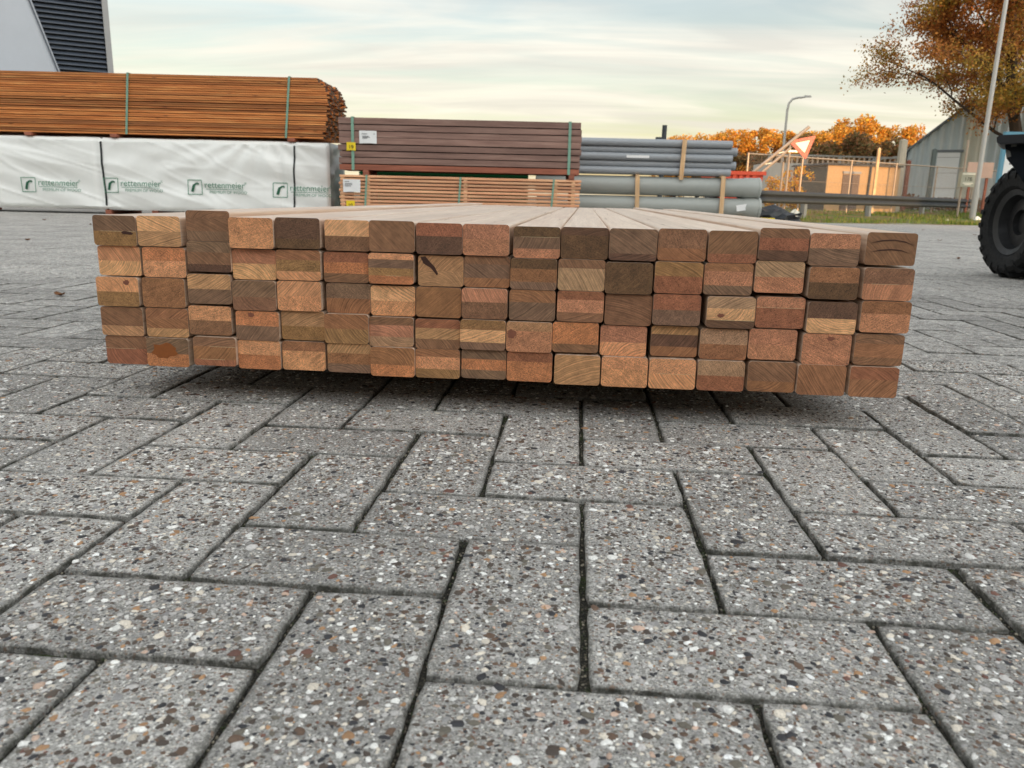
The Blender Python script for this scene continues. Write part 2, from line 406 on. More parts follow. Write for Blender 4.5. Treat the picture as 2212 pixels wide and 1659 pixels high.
paver_meshes_b = [paver_mesh(k, M_PAVER_FAR) for k in range(8)]
def in_view(x, y, m=.25):
    return y > .28 and abs(x) < .70*y + m
cells = []
for j in range(-8, 100):
    for i in range(-110, 110):
        r_ = (i-j) % 4
        if r_ == 0: cx_, cy_ = lat(i+1, j+.5); hor = True
        elif r_ == 3: cx_, cy_ = lat(i+.5, j+1); hor = False
        else: continue
        if cy_ < -.3 or cy_ > 14.1 or abs(cx_) > .78*max(cy_, .6)+1.0: continue
        cells.append((cx_, cy_, hor))
vis = sorted([c for c in cells if in_view(c[0], c[1])], key=lambda c: c[0]**2+c[1]**2)[:296]
visset = set(vis)
near_pavers = []
for n_, (x, y, hor) in enumerate(vis):
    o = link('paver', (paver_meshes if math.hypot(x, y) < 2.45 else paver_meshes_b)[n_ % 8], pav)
    rz = GYAW + (0 if hor else math.pi/2) + (math.pi if random.random() < .5 else 0) + random.gauss(0, .004)
    dz = random.gauss(0, .0011); rx, ry = random.gauss(0, .006), random.gauss(0, .004)
    o.location = (x+random.gauss(0, .0008), y+random.gauss(0, .0008), dz); o.rotation_euler = (rx, ry, rz)
    near_pavers.append((o, x, y))
# the rest of the pavers in view, joined
V = []; Fc = []; E = []
for (x, y, hor) in cells:
    if (x, y, hor) in visset: continue
    a = GYAW + (0 if hor else math.pi/2); ca, sa = math.cos(a), math.sin(a); dz = random.gauss(0, .0012)
    o = len(V)
    for ins, z in ((.005, 0.0), (0.0, -.004), (0.0, -.03)):
        for (sx, sy) in ((-1,-1),(1,-1),(1,1),(-1,1)):
            px, py = sx*(HL-ins), sy*(HW-ins)
            V.append((x+px*ca-py*sa, y+px*sa+py*ca, z+dz)); E.append(0.0 if z == 0 else .5)
    Fc.append((o,o+1,o+2,o+3))
    for r_ in range(2):
        for i in range(4): Fc.append((o+r_*4+i, o+r_*4+4+i, o+r_*4+4+(i+1) % 4, o+r_*4+(i+1) % 4))
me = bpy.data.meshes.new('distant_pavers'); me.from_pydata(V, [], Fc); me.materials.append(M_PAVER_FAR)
me.attributes.new('edge', 'FLOAT', 'POINT').data.foreach_set('value', E); me.update()
link('distant_pavers', me, pav, kind='stuff')

# pebbles standing proud of the near pavers
PAL = [(rgb(246,244,238), .15), (rgb(224,214,198), .12), (rgb(202,198,194), .13), (rgb(150,148,146), .10), (rgb(84,73,64), .20), (rgb(52,52,55), .12),
       (rgb(106,84,68), .13), (rgb(176,136,98), .045), (rgb(116,80,68), .04), (rgb(112,106,94), .09), (rgb(206,176,156), .03)]
pal_c = np.array([c[0][:3] for c in PAL]); pal_p = np.array([c[1] for c in PAL]); pal_p /= pal_p.sum()
dome_r = [(.0, 1.0), (.62, .78), (.95, .32), (1.0, -.35)]; NS = 8
tv = [(0, 0, 1.0)]
for (rad, z) in dome_r[1:]:
    for i in range(NS): tv.append((rad*math.cos(2*math.pi*i/NS), rad*math.sin(2*math.pi*i/NS), z))
tv = np.array(tv); tf = []
for i in range(NS): tf.append((0, 1+i, 1+(i+1) % NS))
for k in range(2):
    for i in range(NS):
        a0 = 1+k*NS+i; a1 = 1+k*NS+(i+1) % NS
        tf += [(a0, a0+NS, a1+NS), (a0, a1+NS, a1)]
tf = np.array(tf)
allv, allf, allc = [], [], []; base_n = 0
GRIT = np.array([rgb(*c)[:3] for c in ((66,60,50), (96,88,74), (46,44,38), (150,142,124), (56,66,34), (40,46,26))])
for (o, x, y) in near_pavers:
    d2 = math.hypot(x, y)
    if d2 > 2.45: continue
    cell = .0056 if d2 < 1.35 else .0070
    gx = np.arange(-HL+.008, HL-.007, cell); gy = np.arange(-HW+.008, HW-.007, cell)
    X, Y = np.meshgrid(gx, gy); X = X.ravel(); Y = Y.ravel()
    X = X + rng.uniform(-.0042, .0042, len(X)); Y = Y + rng.uniform(-.0042, .0042, len(Y))
    keep = rng.random(len(X)) < .8
    X = X[keep]; Y = Y[keep]; n = len(X)
    s = np.clip(rng.lognormal(math.log(.0022), .44, n), .0011, .0066)
    el = rng.uniform(.45, 1.0, n); s = s*np.where(rng.random(n) < .04, 1.35, 1.0); ang = rng.uniform(0, 2*math.pi, n); hh = s*rng.uniform(.16, .42, n)
    vv = np.repeat(tv[None], n, 0) * (1+np.concatenate([np.zeros((n,1,1)), np.tile(rng.uniform(-.26, .26, (n, NS, 1)), (1, 3, 1))], 1))
    lx = vv[:,:,0]*s[:,None]; ly = vv[:,:,1]*(s*el)[:,None]; lz = vv[:,:,2]*hh[:,None]
    ca, sa = np.cos(ang)[:,None], np.sin(ang)[:,None]
    wx = X[:,None]+lx*ca-ly*sa; wy = Y[:,None]+lx*sa+ly*ca; wz = lz - (hh*rng.uniform(.0, .35, n))[:,None]
    mwm = Matrix.LocRotScale(o.location, o.rotation_euler, None); mm = np.array(mwm)
    pts = np.stack([wx, wy, wz], -1).reshape(-1, 3) @ mm[:3,:3].T + mm[:3,3]
    allv.append(pts); allf.append((tf[None] + (base_n + np.arange(n)*len(tv))[:,None,None]).reshape(-1, 3)); base_n += n*len(tv)
    if d2 < 1.9:                      # grit lying in the joints round this paver
        m2 = 170; sd = rng.integers(0, 4, m2); tt = rng.uniform(-1, 1, m2)
        X2 = np.where(sd < 2, tt*.15, np.where(sd == 2, -.15, .15)) + rng.normal(0, .0011, m2); Y2 = np.where(sd < 2, np.where(sd == 0, -.075, .075), tt*.075) + rng.normal(0, .0011, m2)
        s2 = rng.uniform(.0005, .0017, m2)
        v2 = np.repeat(tv[None], m2, 0)*s2[:,None,None]*(1+rng.uniform(-.3, .3, (m2, len(tv), 1)))
        p2 = np.stack([X2[:,None]+v2[:,:,0], Y2[:,None]+v2[:,:,1], v2[:,:,2]-.0070-o.location.z], -1).reshape(-1, 3) @ mm[:3,:3].T + mm[:3,3]
        allv.append(p2); allf.append((tf[None] + (base_n + np.arange(m2)*len(tv))[:,None,None]).reshape(-1, 3)); base_n += m2*len(tv)
    else: m2 = 0
    cc = pal_c[rng.choice(len(PAL), n, p=pal_p)] * rng.uniform(.8, 1.15, (n, 1))
    allc.append(np.repeat(cc, len(tv), 0))
    if m2: allc.append(np.repeat(GRIT[rng.integers(0, len(GRIT), m2)]*rng.uniform(.7, 1.2, (m2, 1)), len(tv), 0))
allv = np.concatenate(allv).astype(np.float32); allf = np.concatenate(allf).astype(np.int32); allc = np.clip(np.concatenate(allc), 0, 1).astype(np.float32)
def np_mesh(name, v, f, m, col=None, smooth=True):
    k = f.shape[1]
    me = bpy.data.meshes.new(name); me.vertices.add(len(v)); me.vertices.foreach_set('co', v.ravel())
    me.loops.add(f.size); me.loops.foreach_set('vertex_index', f.ravel())
    me.polygons.add(len(f)); me.polygons.foreach_set('loop_start', np.arange(0, f.size, k, dtype=np.int32))
    me.polygons.foreach_set('use_smooth', np.full(len(f), smooth))
    me.materials.append(m); me.update(calc_edges=True)
    if col is not None:
        a = me.attributes.new('Col', 'FLOAT_COLOR', 'POINT'); a.data.foreach_set('color', np.concatenate([col, np.ones((len(col), 1), np.float32)], 1).astype(np.float32).ravel())
    return me
link('pebbles', np_mesh('pebbles', allv, allf, M_PEBBLE, allc), pav, kind='stuff')
print('pebbles', base_n//len(tv), 'pavers', len(cells))

# the yard beyond, too far for single joints to show
yard = MB(); yard.add([(-60,14.0,-.004),(60,14.0,-.004),(60,27.0,-.004),(-60,27.0,-.004)], [(0,1,2,3)])
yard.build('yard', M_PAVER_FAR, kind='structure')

# ------------------------------------------------------------------ the stack of laminated beams
TH = R(4.9); EX = Vector((math.cos(TH), -math.sin(TH), 0)); EN = Vector((math.sin(TH), math.cos(TH), 0)); FACE = 1.5
BA = [[-931,-838,-736,-646,-554,-457,-368,-274,-186,-88,3,94,185,278,370,462,564],
      [-930,-833,-738,-648,-556,-462,-370,-273,-183,-92,0,89,182,275,368,466,565],
      [-936,-839,-741,-649,-557,-459,-369,-277,-186,-93,0,92,183,284,377,471,568],
      [-934,-837,-745,-646,-554,-462,-372,-279,-188,-97,-7,86,184,277,369,468,565],
      [-931,-839,-736,-646,-554,-459,-369,-279,-186,-95,-1,91,183,276,373,465,562]]
BZ = [[344,345,358,347,349,347,348,346,346,344,345,345,347,346,353,346,350],
      [284,284,298,285,287,285,286,284,285,284,285,282,286,286,293,285,286],
      [222,223,234,224,226,224,222,223,224,224,225,221,225,224,226,220,225],
      [161,162,170,163,166,164,161,159,163,162,164,160,162,161,164,158,162],
      [101,101,108,103,104,104,101,97,103,102,100,98,100,99,101,97,99]]
LAM = [["G52s Y48p","P50s T50s","M25s M42s G33s","L52p L48p","D68p K32p","P52n M48p","M99s","R42p D58p","S48p S52p","K33p G37s S30p","D25s K75p","G78s D22s","M60p B40s","M72s R28p","M30s R38p D32s","S46p G54s","M99s"],
       ["L50s P50s","O45p L55p","G35s M40s D25p","S47s P53s","B33s Y37p L30s","R33p O37p M30s","L20p G28n Y25p O27p","T50s T50s","M25s G45s B30s","K33p B42p G25s","M28s A72s","K99p","Y45s R55p","B25n S45p G30s","A50s S50p","B48p K52p","M50p S50n"],
       ["L50n Y50p","B99p","T50s G50s","G55s M45n","L50s L50p","G50p B50s","P50n L50p","B99n","S45s M55p","B40s G60s","R28p S42p M30s","M99s","R50p G50p","A37s P38n D25s","S35p R65p","D52p P48s","B40p S60p"],
       ["M65s T35s","B35s B35s T30s","L50p M50p","O50p G50s","T52s Y48p","B50s Y50s","M27s S40s A33s","R30s T37s M33s","Y33p P42n G25s","T30p S70p","O72p M28s","S55p L45n","T27s D40s B33s","A50p B50p","S52p S48p","S99p","M30n B45s M25s"],
       ["M45s R55s","G55s O45p","M33s B45s R22s","L50p O50p","B33p L67p","T33s B37p G30s","B60s O40p","B27s L42p Y31s","G33s O37p G30s","R33p O67p","T99s","L40p L60p","L50p L50s","A50p R50p","M65s B35s","B99s","R42s B58s"]]
WOOD = {'P': (226,170,120), 'L': (216,152,106), 'O': (198,128,84), 'S': (192,130,96), 'R': (158,100,70), 'B': (158,108,72), 'M': (142,101,72), 'G': (132,100,76),
        'D': (108,76,56), 'Y': (160,118,74), 'K': (110,80,52), 'T': (186,138,96), 'A': (180,140,104)}
WNAME = {'P': 'pale tan', 'L': 'light orange', 'O': 'orange brown', 'S': 'rosy', 'R': 'red brown', 'B': 'brown', 'M': 'mid brown', 'G': 'grey brown', 'D': 'dark brown', 'Y': 'yellowish brown', 'K': 'deep brown', 'T': 'tan', 'A': 'beige'}
ROWN = ['top layer', 'second layer down', 'middle layer', 'fourth layer down', 'bottom layer']
ORD = ['first', 'second', 'third', 'fourth', 'fifth', 'sixth', 'seventh', 'eighth', 'ninth', 'tenth', 'eleventh', 'twelfth', 'thirteenth', 'fourteenth', 'fifteenth', 'sixteenth', 'seventeenth']
BW, BH, BR = .0893, .0592, .0062
pos_a = [[v/1000 for v in r_] for r_ in BA]; pos_z = [[v/1000 for v in r_] for r_ in BZ]
for r_ in pos_a:                       # keep neighbours from running into each other
    for _ in range(60):
        for k in range(16):
            d = BW+.0006 - (r_[k+1]-r_[k])
            if d > 0: r_[k] -= d/2; r_[k+1] += d/2
for c in range(17):
    pos_z[4][c] = max(pos_z[4][c], .0705+BH/2)
    for k in range(3, -1, -1):
        pos_z[k][c] = max(pos_z[k][c], pos_z[k+1][c]+BH+.0003)
def beam_section(z0, z1):
    """outline of the slice z0..z1 of a rounded rectangle, counter-clockwise seen from the front"""
    def halfw(z):
        d = max(0.0, abs(z)-(BH/2-BR)); return BW/2-BR+math.sqrt(max(0.0, BR*BR-d*d))
    zs = [z0, z1]
    for s_ in (-1, 1):
        for t_ in (0, .35, .62, .82, .95, 1.0):
            z = s_*(BH/2-BR+BR*t_)
            if z0 < z < z1: zs.append(z)
    zs = sorted(set(zs))
    right = [(halfw(z), z) for z in zs]; left = [(-halfw(z), z) for z in reversed(zs)]
    return right + left
def blob(name, par, cx, cz, rx, rz, m, y=-.0004, seed=0):
    rr = random.Random(seed); mb = MB(); n = 18; poly = []
    for i in range(n):
        a = 2*math.pi*i/n; k = 1+rr.uniform(-.22, .22); poly.append((cx+rx*k*math.cos(a), cz+rz*k*math.sin(a)))
    mb.prism(poly, y, y+.0008); return mb.build(name, m, par)
beams = {}
for r_ in range(5):
    for c in range(17):
        a, z = pos_a[r_][c], pos_z[r_][c]
        dep = FACE + random.gauss(0, .0034) + (.004 if (r_, c) in ((0, 16), (2, 12), (3, 12)) else 0)
        p = EX*a + EN*dep
        toks = LAM[r_][c].split(); names = []
        for t_ in toks:
            w_ = WNAME[t_[0]]
            if w_ not in names: names.append(w_)
        desc = names[0] + ' ' if len(names) == 1 else ' over '.join(names[:2]) + ' '
        o = thing('laminated_timber', f'{desc}timber end, {ROWN[r_]}, {ORD[c]} from the white-wrapped side', 'timber', (p.x, p.y, z), -TH + random.gauss(0, .0008), 'laminated timbers in the low stack')
        o.rotation_euler[1] = random.gauss(0, .0028)
        L = 3.9 + random.gauss(0, .03)
        tot = sum(int(t_[1:3]) for t_ in toks); zt = BH/2
        for k, t_ in enumerate(toks):
            zb = zt - BH*int(t_[1:3])/tot
            if k == len(toks)-1: zb = -BH/2
            mb = MB(); mb.prism(beam_section(zb, zt), 0.0 + (random.uniform(0, .0004)), L, 0, 1)
            lm = mb.build('lamella', [M_END, M_PLANED], o)
            col_ = WOOD[t_[0]]; q = random.uniform(.92, 1.06)
            cc = rgb(*col_, 1.22); lm.color = (cc[0]*q, cc[1]*q*random.uniform(.97, 1.03), cc[2]*q*random.uniform(.95, 1.05), 1)
            lm['ring_angle'] = random.choice([-1, 1])*random.uniform(.25, 1.1); lm['ring_curve'] = random.uniform(-3, 3) if random.random() < .72 else random.choice([-1, 1])*random.uniform(7, 12)
            lm['porous'] = {'s': .12, 'p': 1.0, 'n': .35}[t_[3]]
            if k < len(toks)-1 and random.random() < .14:
                g0 = random.choice([-.044, -.03, -.01]); g1 = random.choice([.044, .044, .02])
                gm = MB(); gm.box(g0, g1, -.0002, .001, zb-.00022, zb+.00022); gm.build('glue_line', M_GLUE, o)
            zt = zb
        beams[(r_, c)] = o
blob('filler_patch', beams[(4, 1)], -.006, .004, .026, .016, M_FILLER, seed=3)
blob('knot', beams[(0, 0)], .026, -.004, .012, .0035, M_KNOT, seed=4)
def streak(par, pts, m):
    mb = MB(); poly = pts; mb.prism(poly, -.0004, .0004); return mb.build('dark_streak', m, par)
streak(beams[(1, 7)], [(-.040,.026),(-.034,.014),(-.020,.006),(-.008,-.008),(-.005,-.006),(-.012,.008),(-.020,.016),(-.030,.027)], M_KNOT)
streak(beams[(0, 16)], [(-.036,-.006),(-.02,-.0015),(.0,.0005),(.018,-.001),(.034,-.007),(.018,-.003),(0,-.002),(-.02,-.004)], M_KNOT)
streak(beams[(0, 16)], [(-.038,.010),(-.018,.016),(.004,.0175),(.024,.0145),(.040,.007),(.024,.0125),(.004,.0155),(-.018,.0135)], M_KNOT)
blob('resin_patch', beams[(2, 0)], .020, .019, .006, .005, M_KNOTRED, seed=5)
blob('resin_patch', beams[(3, 9)], -.034, .006, .008, .009, M_KNOTRED, seed=6)
blob('resin_patch', beams[(2, 13)], -.018, -.006, .007, .004, M_KNOTRED, seed=8)
blob('resin_patch', beams[(3, 15)], .006, .021, .008, .004, M_KNOTRED, seed=9)
blob('resin_patch', beams[(3, 3)], -.012, .022, .006, .005, M_KNOTRED, seed=12)
# bearers under the stack
for k, dy in enumerate((.62, 1.95, 3.3)):
    p = EX*(-.18) + EN*(FACE+dy)
    mb = MB(); mb.box(-.86, .86, -.035, .035, 0.0, .0695)
    o = mb.build('bearer', M_BATTEN, None); o.location = p; o.rotation_euler = (0, 0, -TH)
    tag(o, 'pine bearer lying on the pavers beneath the low beam stack', 'bearer', 'bearers under the beam stack')


# ------------------------------------------------------------------ text as flat print
def text_mesh(body, size, align='LEFT'):
    cu = bpy.data.curves.new('print', 'FONT'); cu.body = body; cu.size = size; cu.align_x = align; cu.resolution_u = 3
    ob = bpy.data.objects.new('print', cu); COL.objects.link(ob)
    bpy.context.view_layer.update()
    me = bpy.data.meshes.new_from_object(ob.evaluated_get(bpy.context.evaluated_depsgraph_get()))
    bpy.data.objects.remove(ob); bpy.data.curves.remove(cu)
    return me
def printed(name, body, size, m, parent, x, y, z, align='LEFT', warp=None, sx=1.0):
    me = text_mesh(body, size, align)
    for v in me.vertices:
        px, pz = x+v.co.x*sx, z+v.co.y
        v.co = (px, y + (warp(px, pz) if warp else 0.0), pz)
    me.materials.clear(); me.materials.append(m); me.update()
    return link(name, me, parent)

# ------------------------------------------------------------------ pack wrapped in white foil
WX0, WX1, WY, WZ0, WZ1 = -10.4, -3.17, 13.62, .075, 1.262
wrapped = thing('wrapped_timber_pack', 'long timber pack wrapped in white printed foil under the orange boards', 'timber pack', (0, 0, 0))
def crease(x, z):
    """folds of the foil, in metres towards the viewer (negative y)"""
    zz = (z-WZ0)/(WZ1-WZ0)
    u_ = x*.9 + z*3.2
    d = .010*math.sin(z*11 + x*.8 + 1.5*math.sin(x*.55)) * (.4+.6*math.sin(x*.7+1)**2)
    # pulled folds fanning out from the strap at the right end
    fx = x-(-4.25)
    ang = math.atan2(z-1.5, fx*0.55+.001)
    d += .020*math.sin(ang*22+2*math.sin(x*.9))*math.exp(-abs(fx)*.45)*(1-zz*.5)
    d += .040*mnoise.noise(Vector((x*.6, 0, z*3.4+x*.75))) + .007*mnoise.noise(Vector((x*1.6, 5, z*6+x*1.3)))
    for (kx, kz, am) in ((.55, 2.6, .016), (1.1, 4.3, .009)):      # sharper pulled creases
        q = mnoise.noise(Vector((x*kx+z*.5, kz, z*kz+x*kx*1.1))); d -= am*max(0, 1-abs(q)*6)**2
    # drawn in where straps bite
    for sx_ in (-7.1, -4.0): d += .02*math.exp(-((x-sx_)/.05)**2)
    return d
def wrap_y(x, z):
    e = min((z-WZ0), (WZ1-z))
    rnd = .05*max(0, 1-e/.07)**2
    return WY + crease(x, z)*min(1, max(0, e/.05)) + rnd
mb = MB(); nx, nz = 300, 46
for k in range(nz+1):
    z = WZ0 + (WZ1-WZ0)*k/nz
    for i in range(nx+1):
        x = WX0 + (WX1-WX0)*i/nx
        ex = .05*max(0, 1-(WX1-x)/.06)**2
        mb.v.append((x, wrap_y(x, z)+ex, z + (.008*mnoise.noise(Vector((x*1.3, 3, 0))) if k in (0, nz) else 0)))
for k in range(nz):
    for i in range(nx):
        a = k*(nx+1)+i; mb.f.append((a, a+1, a+nx+2, a+nx+1)); mb.m.append(0)
mb.build('foil_front', M_WRAP, wrapped, True)
mb = MB()
# top, back and left end of the wrap
mb.add([(WX0,WY+.05,WZ1),(WX1,WY+.05,WZ1),(WX1,WY+1.2,WZ1+.003),(WX0,WY+1.2,WZ1+.003)], [(0,1,2,3)])
mb.add([(WX0,WY+1.2,WZ0),(WX1,WY+1.2,WZ0),(WX1,WY+1.2,WZ1),(WX0,WY+1.2,WZ1)], [(1,0,3,2)])
mb.add([(WX0,WY+.05,WZ0),(WX0,WY+1.2,WZ0),(WX0,WY+1.2,WZ1),(WX0,WY+.05,WZ1)], [(1,0,3,2)])
mb.add([(WX0,WY+.05,WZ0),(WX1,WY+.05,WZ0),(WX1,WY+1.2,WZ0),(WX0,WY+1.2,WZ0)], [(3,2,1,0)])
mb.build('foil_back', M_WRAP, wrapped)
mb = MB(); n1_, n2_ = 16, 22          # crumpled end fold
for k in range(n2_+1):
    for i in range(n1_+1):
        y = WY+.05 + 1.15*i/n1_; z = WZ0 + (WZ1-WZ0)*k/n2_
        b = .05*mnoise.noise(Vector((9, y*4, z*5))) + .06*math.sin(math.pi*i/n1_) + .03*mnoise.noise(Vector((2, y*11, z*9)))
        if i in (0, n1_) or k in (0, n2_): b = 0
        mb.v.append((WX1+.0+b, y, z))
for k in range(n2_):
    for i in range(n1_):
        a = k*(n1_+1)+i; mb.f.append((a, a+1, a+n1_+2, a+n1_+1)); mb.m.append(0)
mb.build('end_fold', M_CLEAR, wrapped, True)
def on_wrap(pts, w, m, name, par, off=-.006):
    mb = MB()
    for k in range(len(pts)-1):
        (x0, z0), (x1, z1) = pts[k], pts[k+1]; n = 14
        L_ = math.hypot(x1-x0, z1-z0); nx_, nz_ = -(z1-z0)/L_*w/2, (x1-x0)/L_*w/2
        o = len(mb.v)
        for i in range(n+1):
            t = i/n; x = x0+(x1-x0)*t; z = z0+(z1-z0)*t
            for s_ in (-1, 1):
                zc_ = min(max(z+s_*nz_, WZ0), WZ1); mb.v.append((x+s_*nx_, wrap_y(x+s_*nx_, zc_)+off, zc_))
        for i in range(n): mb.f.append((o+2*i, o+2*i+1, o+2*i+3, o+2*i+2)); mb.m.append(0)
    return mb.build(name, m, par)
on_wrap([(at(217,296,WY).x, WZ1-.001), (at(232,452,WY).x, WZ0+.001)], .035, M_STRAPD, 'strap', wrapped, -.012)
on_wrap([(at(636,305,WY).x, WZ1-.001), (at(636,460,WY).x, WZ0+.001)], .03, M_STRAPD, 'strap', wrapped, -.012)
warp = lambda x, z: wrap_y(x, min(max(z, WZ0), WZ1)) - .018
for (bx, by) in ((47, 383), (225, 384.5), (406, 388.5), (590, 395)):
    p = at(bx, by, WY); x0 = p.x; zt = p.z; S = .235
    q = link('printed_logo', None, wrapped)
    on_wrap([(x0, zt), (x0+S, zt), (x0+S, zt-S), (x0, zt-S), (x0, zt)], .012, M_GREENINK2, 'logo_frame', q, -.018)
    # the bold letter r as a bent stroke
    on_wrap([(x0+.070, zt-.195), (x0+.105, zt-.075)], .042, M_GREENINK, 'logo_letter', q, -.0185)
    on_wrap([(x0+.100, zt-.085), (x0+.150, zt-.052), (x0+.185, zt-.066)], .030, M_GREENINK, 'logo_letter', q, -.019)
    printed('brand_word', 'rettenmeier', .152, M_GREENINK2, q, x0+S+.04, 0, zt-.125, 'LEFT', warp, .93)
    printed('registered_mark', '®', .05, M_GREENINK2, q, x0+S+.72, 0, zt-.055, 'LEFT', warp)
    on_wrap([(x0+S+.06, zt-.145), (x0+S+.70, zt-.145)], .008, M_GREENINK2, 'underline', q, -.018)
    printed('slogan', 'PREMIUM OF WOOD', .068, M_GREENINK2, q, x0+S+.12, 0, zt-.215, 'LEFT', warp)
for x in (-9.6, -7.0, -6.2, -3.9):
    mb = MB(); mb.box(x-.05, x+.05, WY+.03, WY+1.15, 0, .074)
    tag(mb.build('bearer', M_BROWN_RED), 'wooden bearer on the yard under the white-wrapped pack', 'bearer', 'bearers under the white-wrapped pack')

# ------------------------------------------------------------------ pack of orange boards
larch = thing('orange_board_pack', 'strapped pack of thin orange boards with rough weathered ends', 'board pack', (0, 0, 0))
LZ0, LZ1 = 1.325, 2.285; NLAY = 27; lh = (LZ1-LZ0)/NLAY
for k in range(NLAY):
    z0 = LZ0+k*lh
    for j in range(7):
        y0 = 13.62 + j*.165 + (random.uniform(0, .035) if j == 0 else .012)
        x1 = -3.17 + random.uniform(-.035, .035) + (.0 if k < 21 else -.025*(k-20)) + .012*min(k, 8) - .09 + j*.008
        x0 = -10.4 + random.uniform(-.1, .1)
        sag = random.uniform(-.001, .001)
        mb = MB(); t = lh*(random.choice([.66, .74, .8, .86]) if k not in (11, 14) else .5)
        mb.add([(x0,y0,z0),(x1,y0,z0+sag),(x1,y0+.16,z0+sag),(x0,y0+.16,z0),(x0,y0,z0+t),(x1,y0,z0+t+sag),(x1,y0+.16,z0+t+sag),(x0,y0+.16,z0+t)],
               [(0,3,2,1),(4,5,6,7),(0,1,5,4),(2,3,7,6)], 0)
        mb.add([(x1,y0,z0+sag),(x1,y0+.16,z0+sag),(x1,y0+.16,z0+t+sag),(x1,y0,z0+t+sag)], [(0,1,2,3)], 1)
        mb.add([(x0,y0,z0),(x0,y0+.16,z0),(x0,y0+.16,z0+t),(x0,y0,z0+t)], [(3,2,1,0)], 1)
        mb.build('board', [M_LARCH, M_LARCH_END], larch)
for (xa, xb) in ((275, 273), (624, 617)):
    a = at(xa, 160, 13.6); b = at(xb, 292, 13.6)
    mb = MB(); mb.bar((a.x, 13.607, LZ1+.004), (b.x, 13.607, LZ0-.004), .006, .034, 0, (1, 0, 0)); mb.box(a.x-.017, a.x+.017, 13.6, 14.8, LZ1+.002, LZ1+.007)
    mb.build('strap', M_STRAP, larch)
for px_ in (60, 245, 628):
    x = at(px_, 290, 13.6).x; mb = MB(); mb.box(x-.06, x+.06, 13.60, 14.75, WZ1+.005, LZ0-.003)
    tag(mb.build('bearer', M_BROWN_RED), 'reddish bearer between the orange boards and the white-wrapped pack', 'bearer', 'bearers under the orange boards')

# ------------------------------------------------------------------ brown timber pack on a pale plank pack
BX0, BX1, BY = -2.87, 1.01, 13.0
brown = thing('brown_timber_pack', 'strapped pack of square brown treated timbers on top of pale planks', 'timber pack')
zb, ztp = .815, 1.625; bh = (ztp-zb)/8
for k in range(8):
    for j in range(6):
        e0, e1 = random.uniform(-.02, .015), random.uniform(-.015, .02); g = random.choice([.006, .012, .016])
        mb = MB(); y0 = BY + j*.135 + (random.uniform(0, .012) if j == 0 else .006)
        mb.box(BX0+e0, BX1+e1, y0, y0+.128, zb+k*bh+.001, zb+(k+1)*bh-g)
        mb.build('timber', M_BROWN_RED if k == 0 else M_BROWN, brown)
for (xa, ya, xb, yb) in ((761, 254, 763, 368), (1232, 264, 1228, 381)):
    a = at(xa, ya, BY); b = at(xb, yb, BY); mb = MB(); mb.bar((a.x, BY-.006, ztp+.005), (b.x, BY-.006, zb-.004), .006, .045, 0, (1, 0, 0)); mb.box(a.x-.022, a.x+.022, BY-.01, BY+.82, ztp+.001, ztp+.006)
    mb.build('strap', M_STRAP, brown)
def sheet(par, x0, x1, z0, z1, y, m, name):
    mb = MB(); n = 6
    for i in range(n+1):
        t = i/n; x = x0+(x1-x0)*t; yy = y-.004-.006*math.sin(t*math.pi)
        mb.v += [(x, yy, z0+.008*math.sin(t*3)), (x, yy+.002, z1)]
    for i in range(n): mb.f.append((2*i, 2*i+2, 2*i+3, 2*i+1)); mb.m.append(0)
    return mb.build(name, m, par)
a = at(776, 282, BY); b = at(814, 311, BY); sh = sheet(brown, a.x, b.x, b.z, a.z, BY-.004, M_PAPER, 'paper_label')
mb = MB()
for (dx, dz, w_) in ((.04, .045, .09), (.23, .045, .02), (.05, .08, .10), (.05, .095, .12), (.05, .11, .08)): mb.box(a.x+dx, a.x+dx+w_, BY-.0165, BY-.016, a.z-dz-.009, a.z-dz)
mb.build('print_line', M_INK, sh)
a = at(749, 307, BY); b = at(769, 326, BY); sh = sheet(brown, a.x, b.x, b.z, a.z, BY-.016, M_YELLOW, 'yellow_tag')
printed('tag_number', '19', .085, M_BLACKINK, sh, (a.x+b.x)/2, BY-.031, b.z+.03, 'CENTER')
pale = thing('pale_plank_pack', 'strapped pack of pale pine planks with gaps, under the brown timbers', 'plank pack')
pz1 = .735; ph = .0555
for k in range(12):
    for j in range(5):
        z1 = pz1-k*ph; e = random.uniform(-.015, .015)
        mb = MB(); y0 = BY+.01+j*.16+random.uniform(0, .01)
        r_ = .007; x0 = BX0+.0+e; x1 = BX1+.02+random.uniform(-.02, .02); t_ = .040
        mb.add([(x0,y0+r_,z1-t_),(x1,y0+r_,z1-t_),(x1,y0,z1-t_+r_),(x0,y0,z1-t_+r_),(x1,y0,z1-r_),(x0,y0,z1-r_),(x1,y0+r_,z1),(x0,y0+r_,z1),(x1,y0+.15,z1),(x0,y0+.15,z1),(x1,y0+.15,z1-t_),(x0,y0+.15,z1-t_)],
               [(0,1,2,3),(3,2,4,5),(5,4,6,7),(7,6,8,9),(9,8,10,11),(11,10,1,0),(1,10,8,6,4,2),(11,0,3,5,7,9)])
        mb.build('plank', M_PINE, pale)
    if k < 11:
        for px_ in (740, 795, 1005, 1200, 1238):
            x = at(px_, 420, BY).x; mb = MB(); mb.box(x-.03, x+.03, BY+.02, BY+.78, z1-ph+.0005, z1-t_-.0005); mb.build('spacer', M_BATTEN, pale)
for px_ in (790, 992, 1193):
    x = at(px_, 420, BY).x; mb = MB(); mb.bar((x+.02, BY-.002, pz1+.004), (x-.02, BY-.002, .08), .005, .03, 0, (1,0,0)); mb.build('strap', M_STRAP, pale)
a = at(741, 387, BY); b = at(779, 420, BY); sh = sheet(pale, a.x, b.x, b.z+.03, a.z, BY-.004, M_PAPER, 'paper_label')
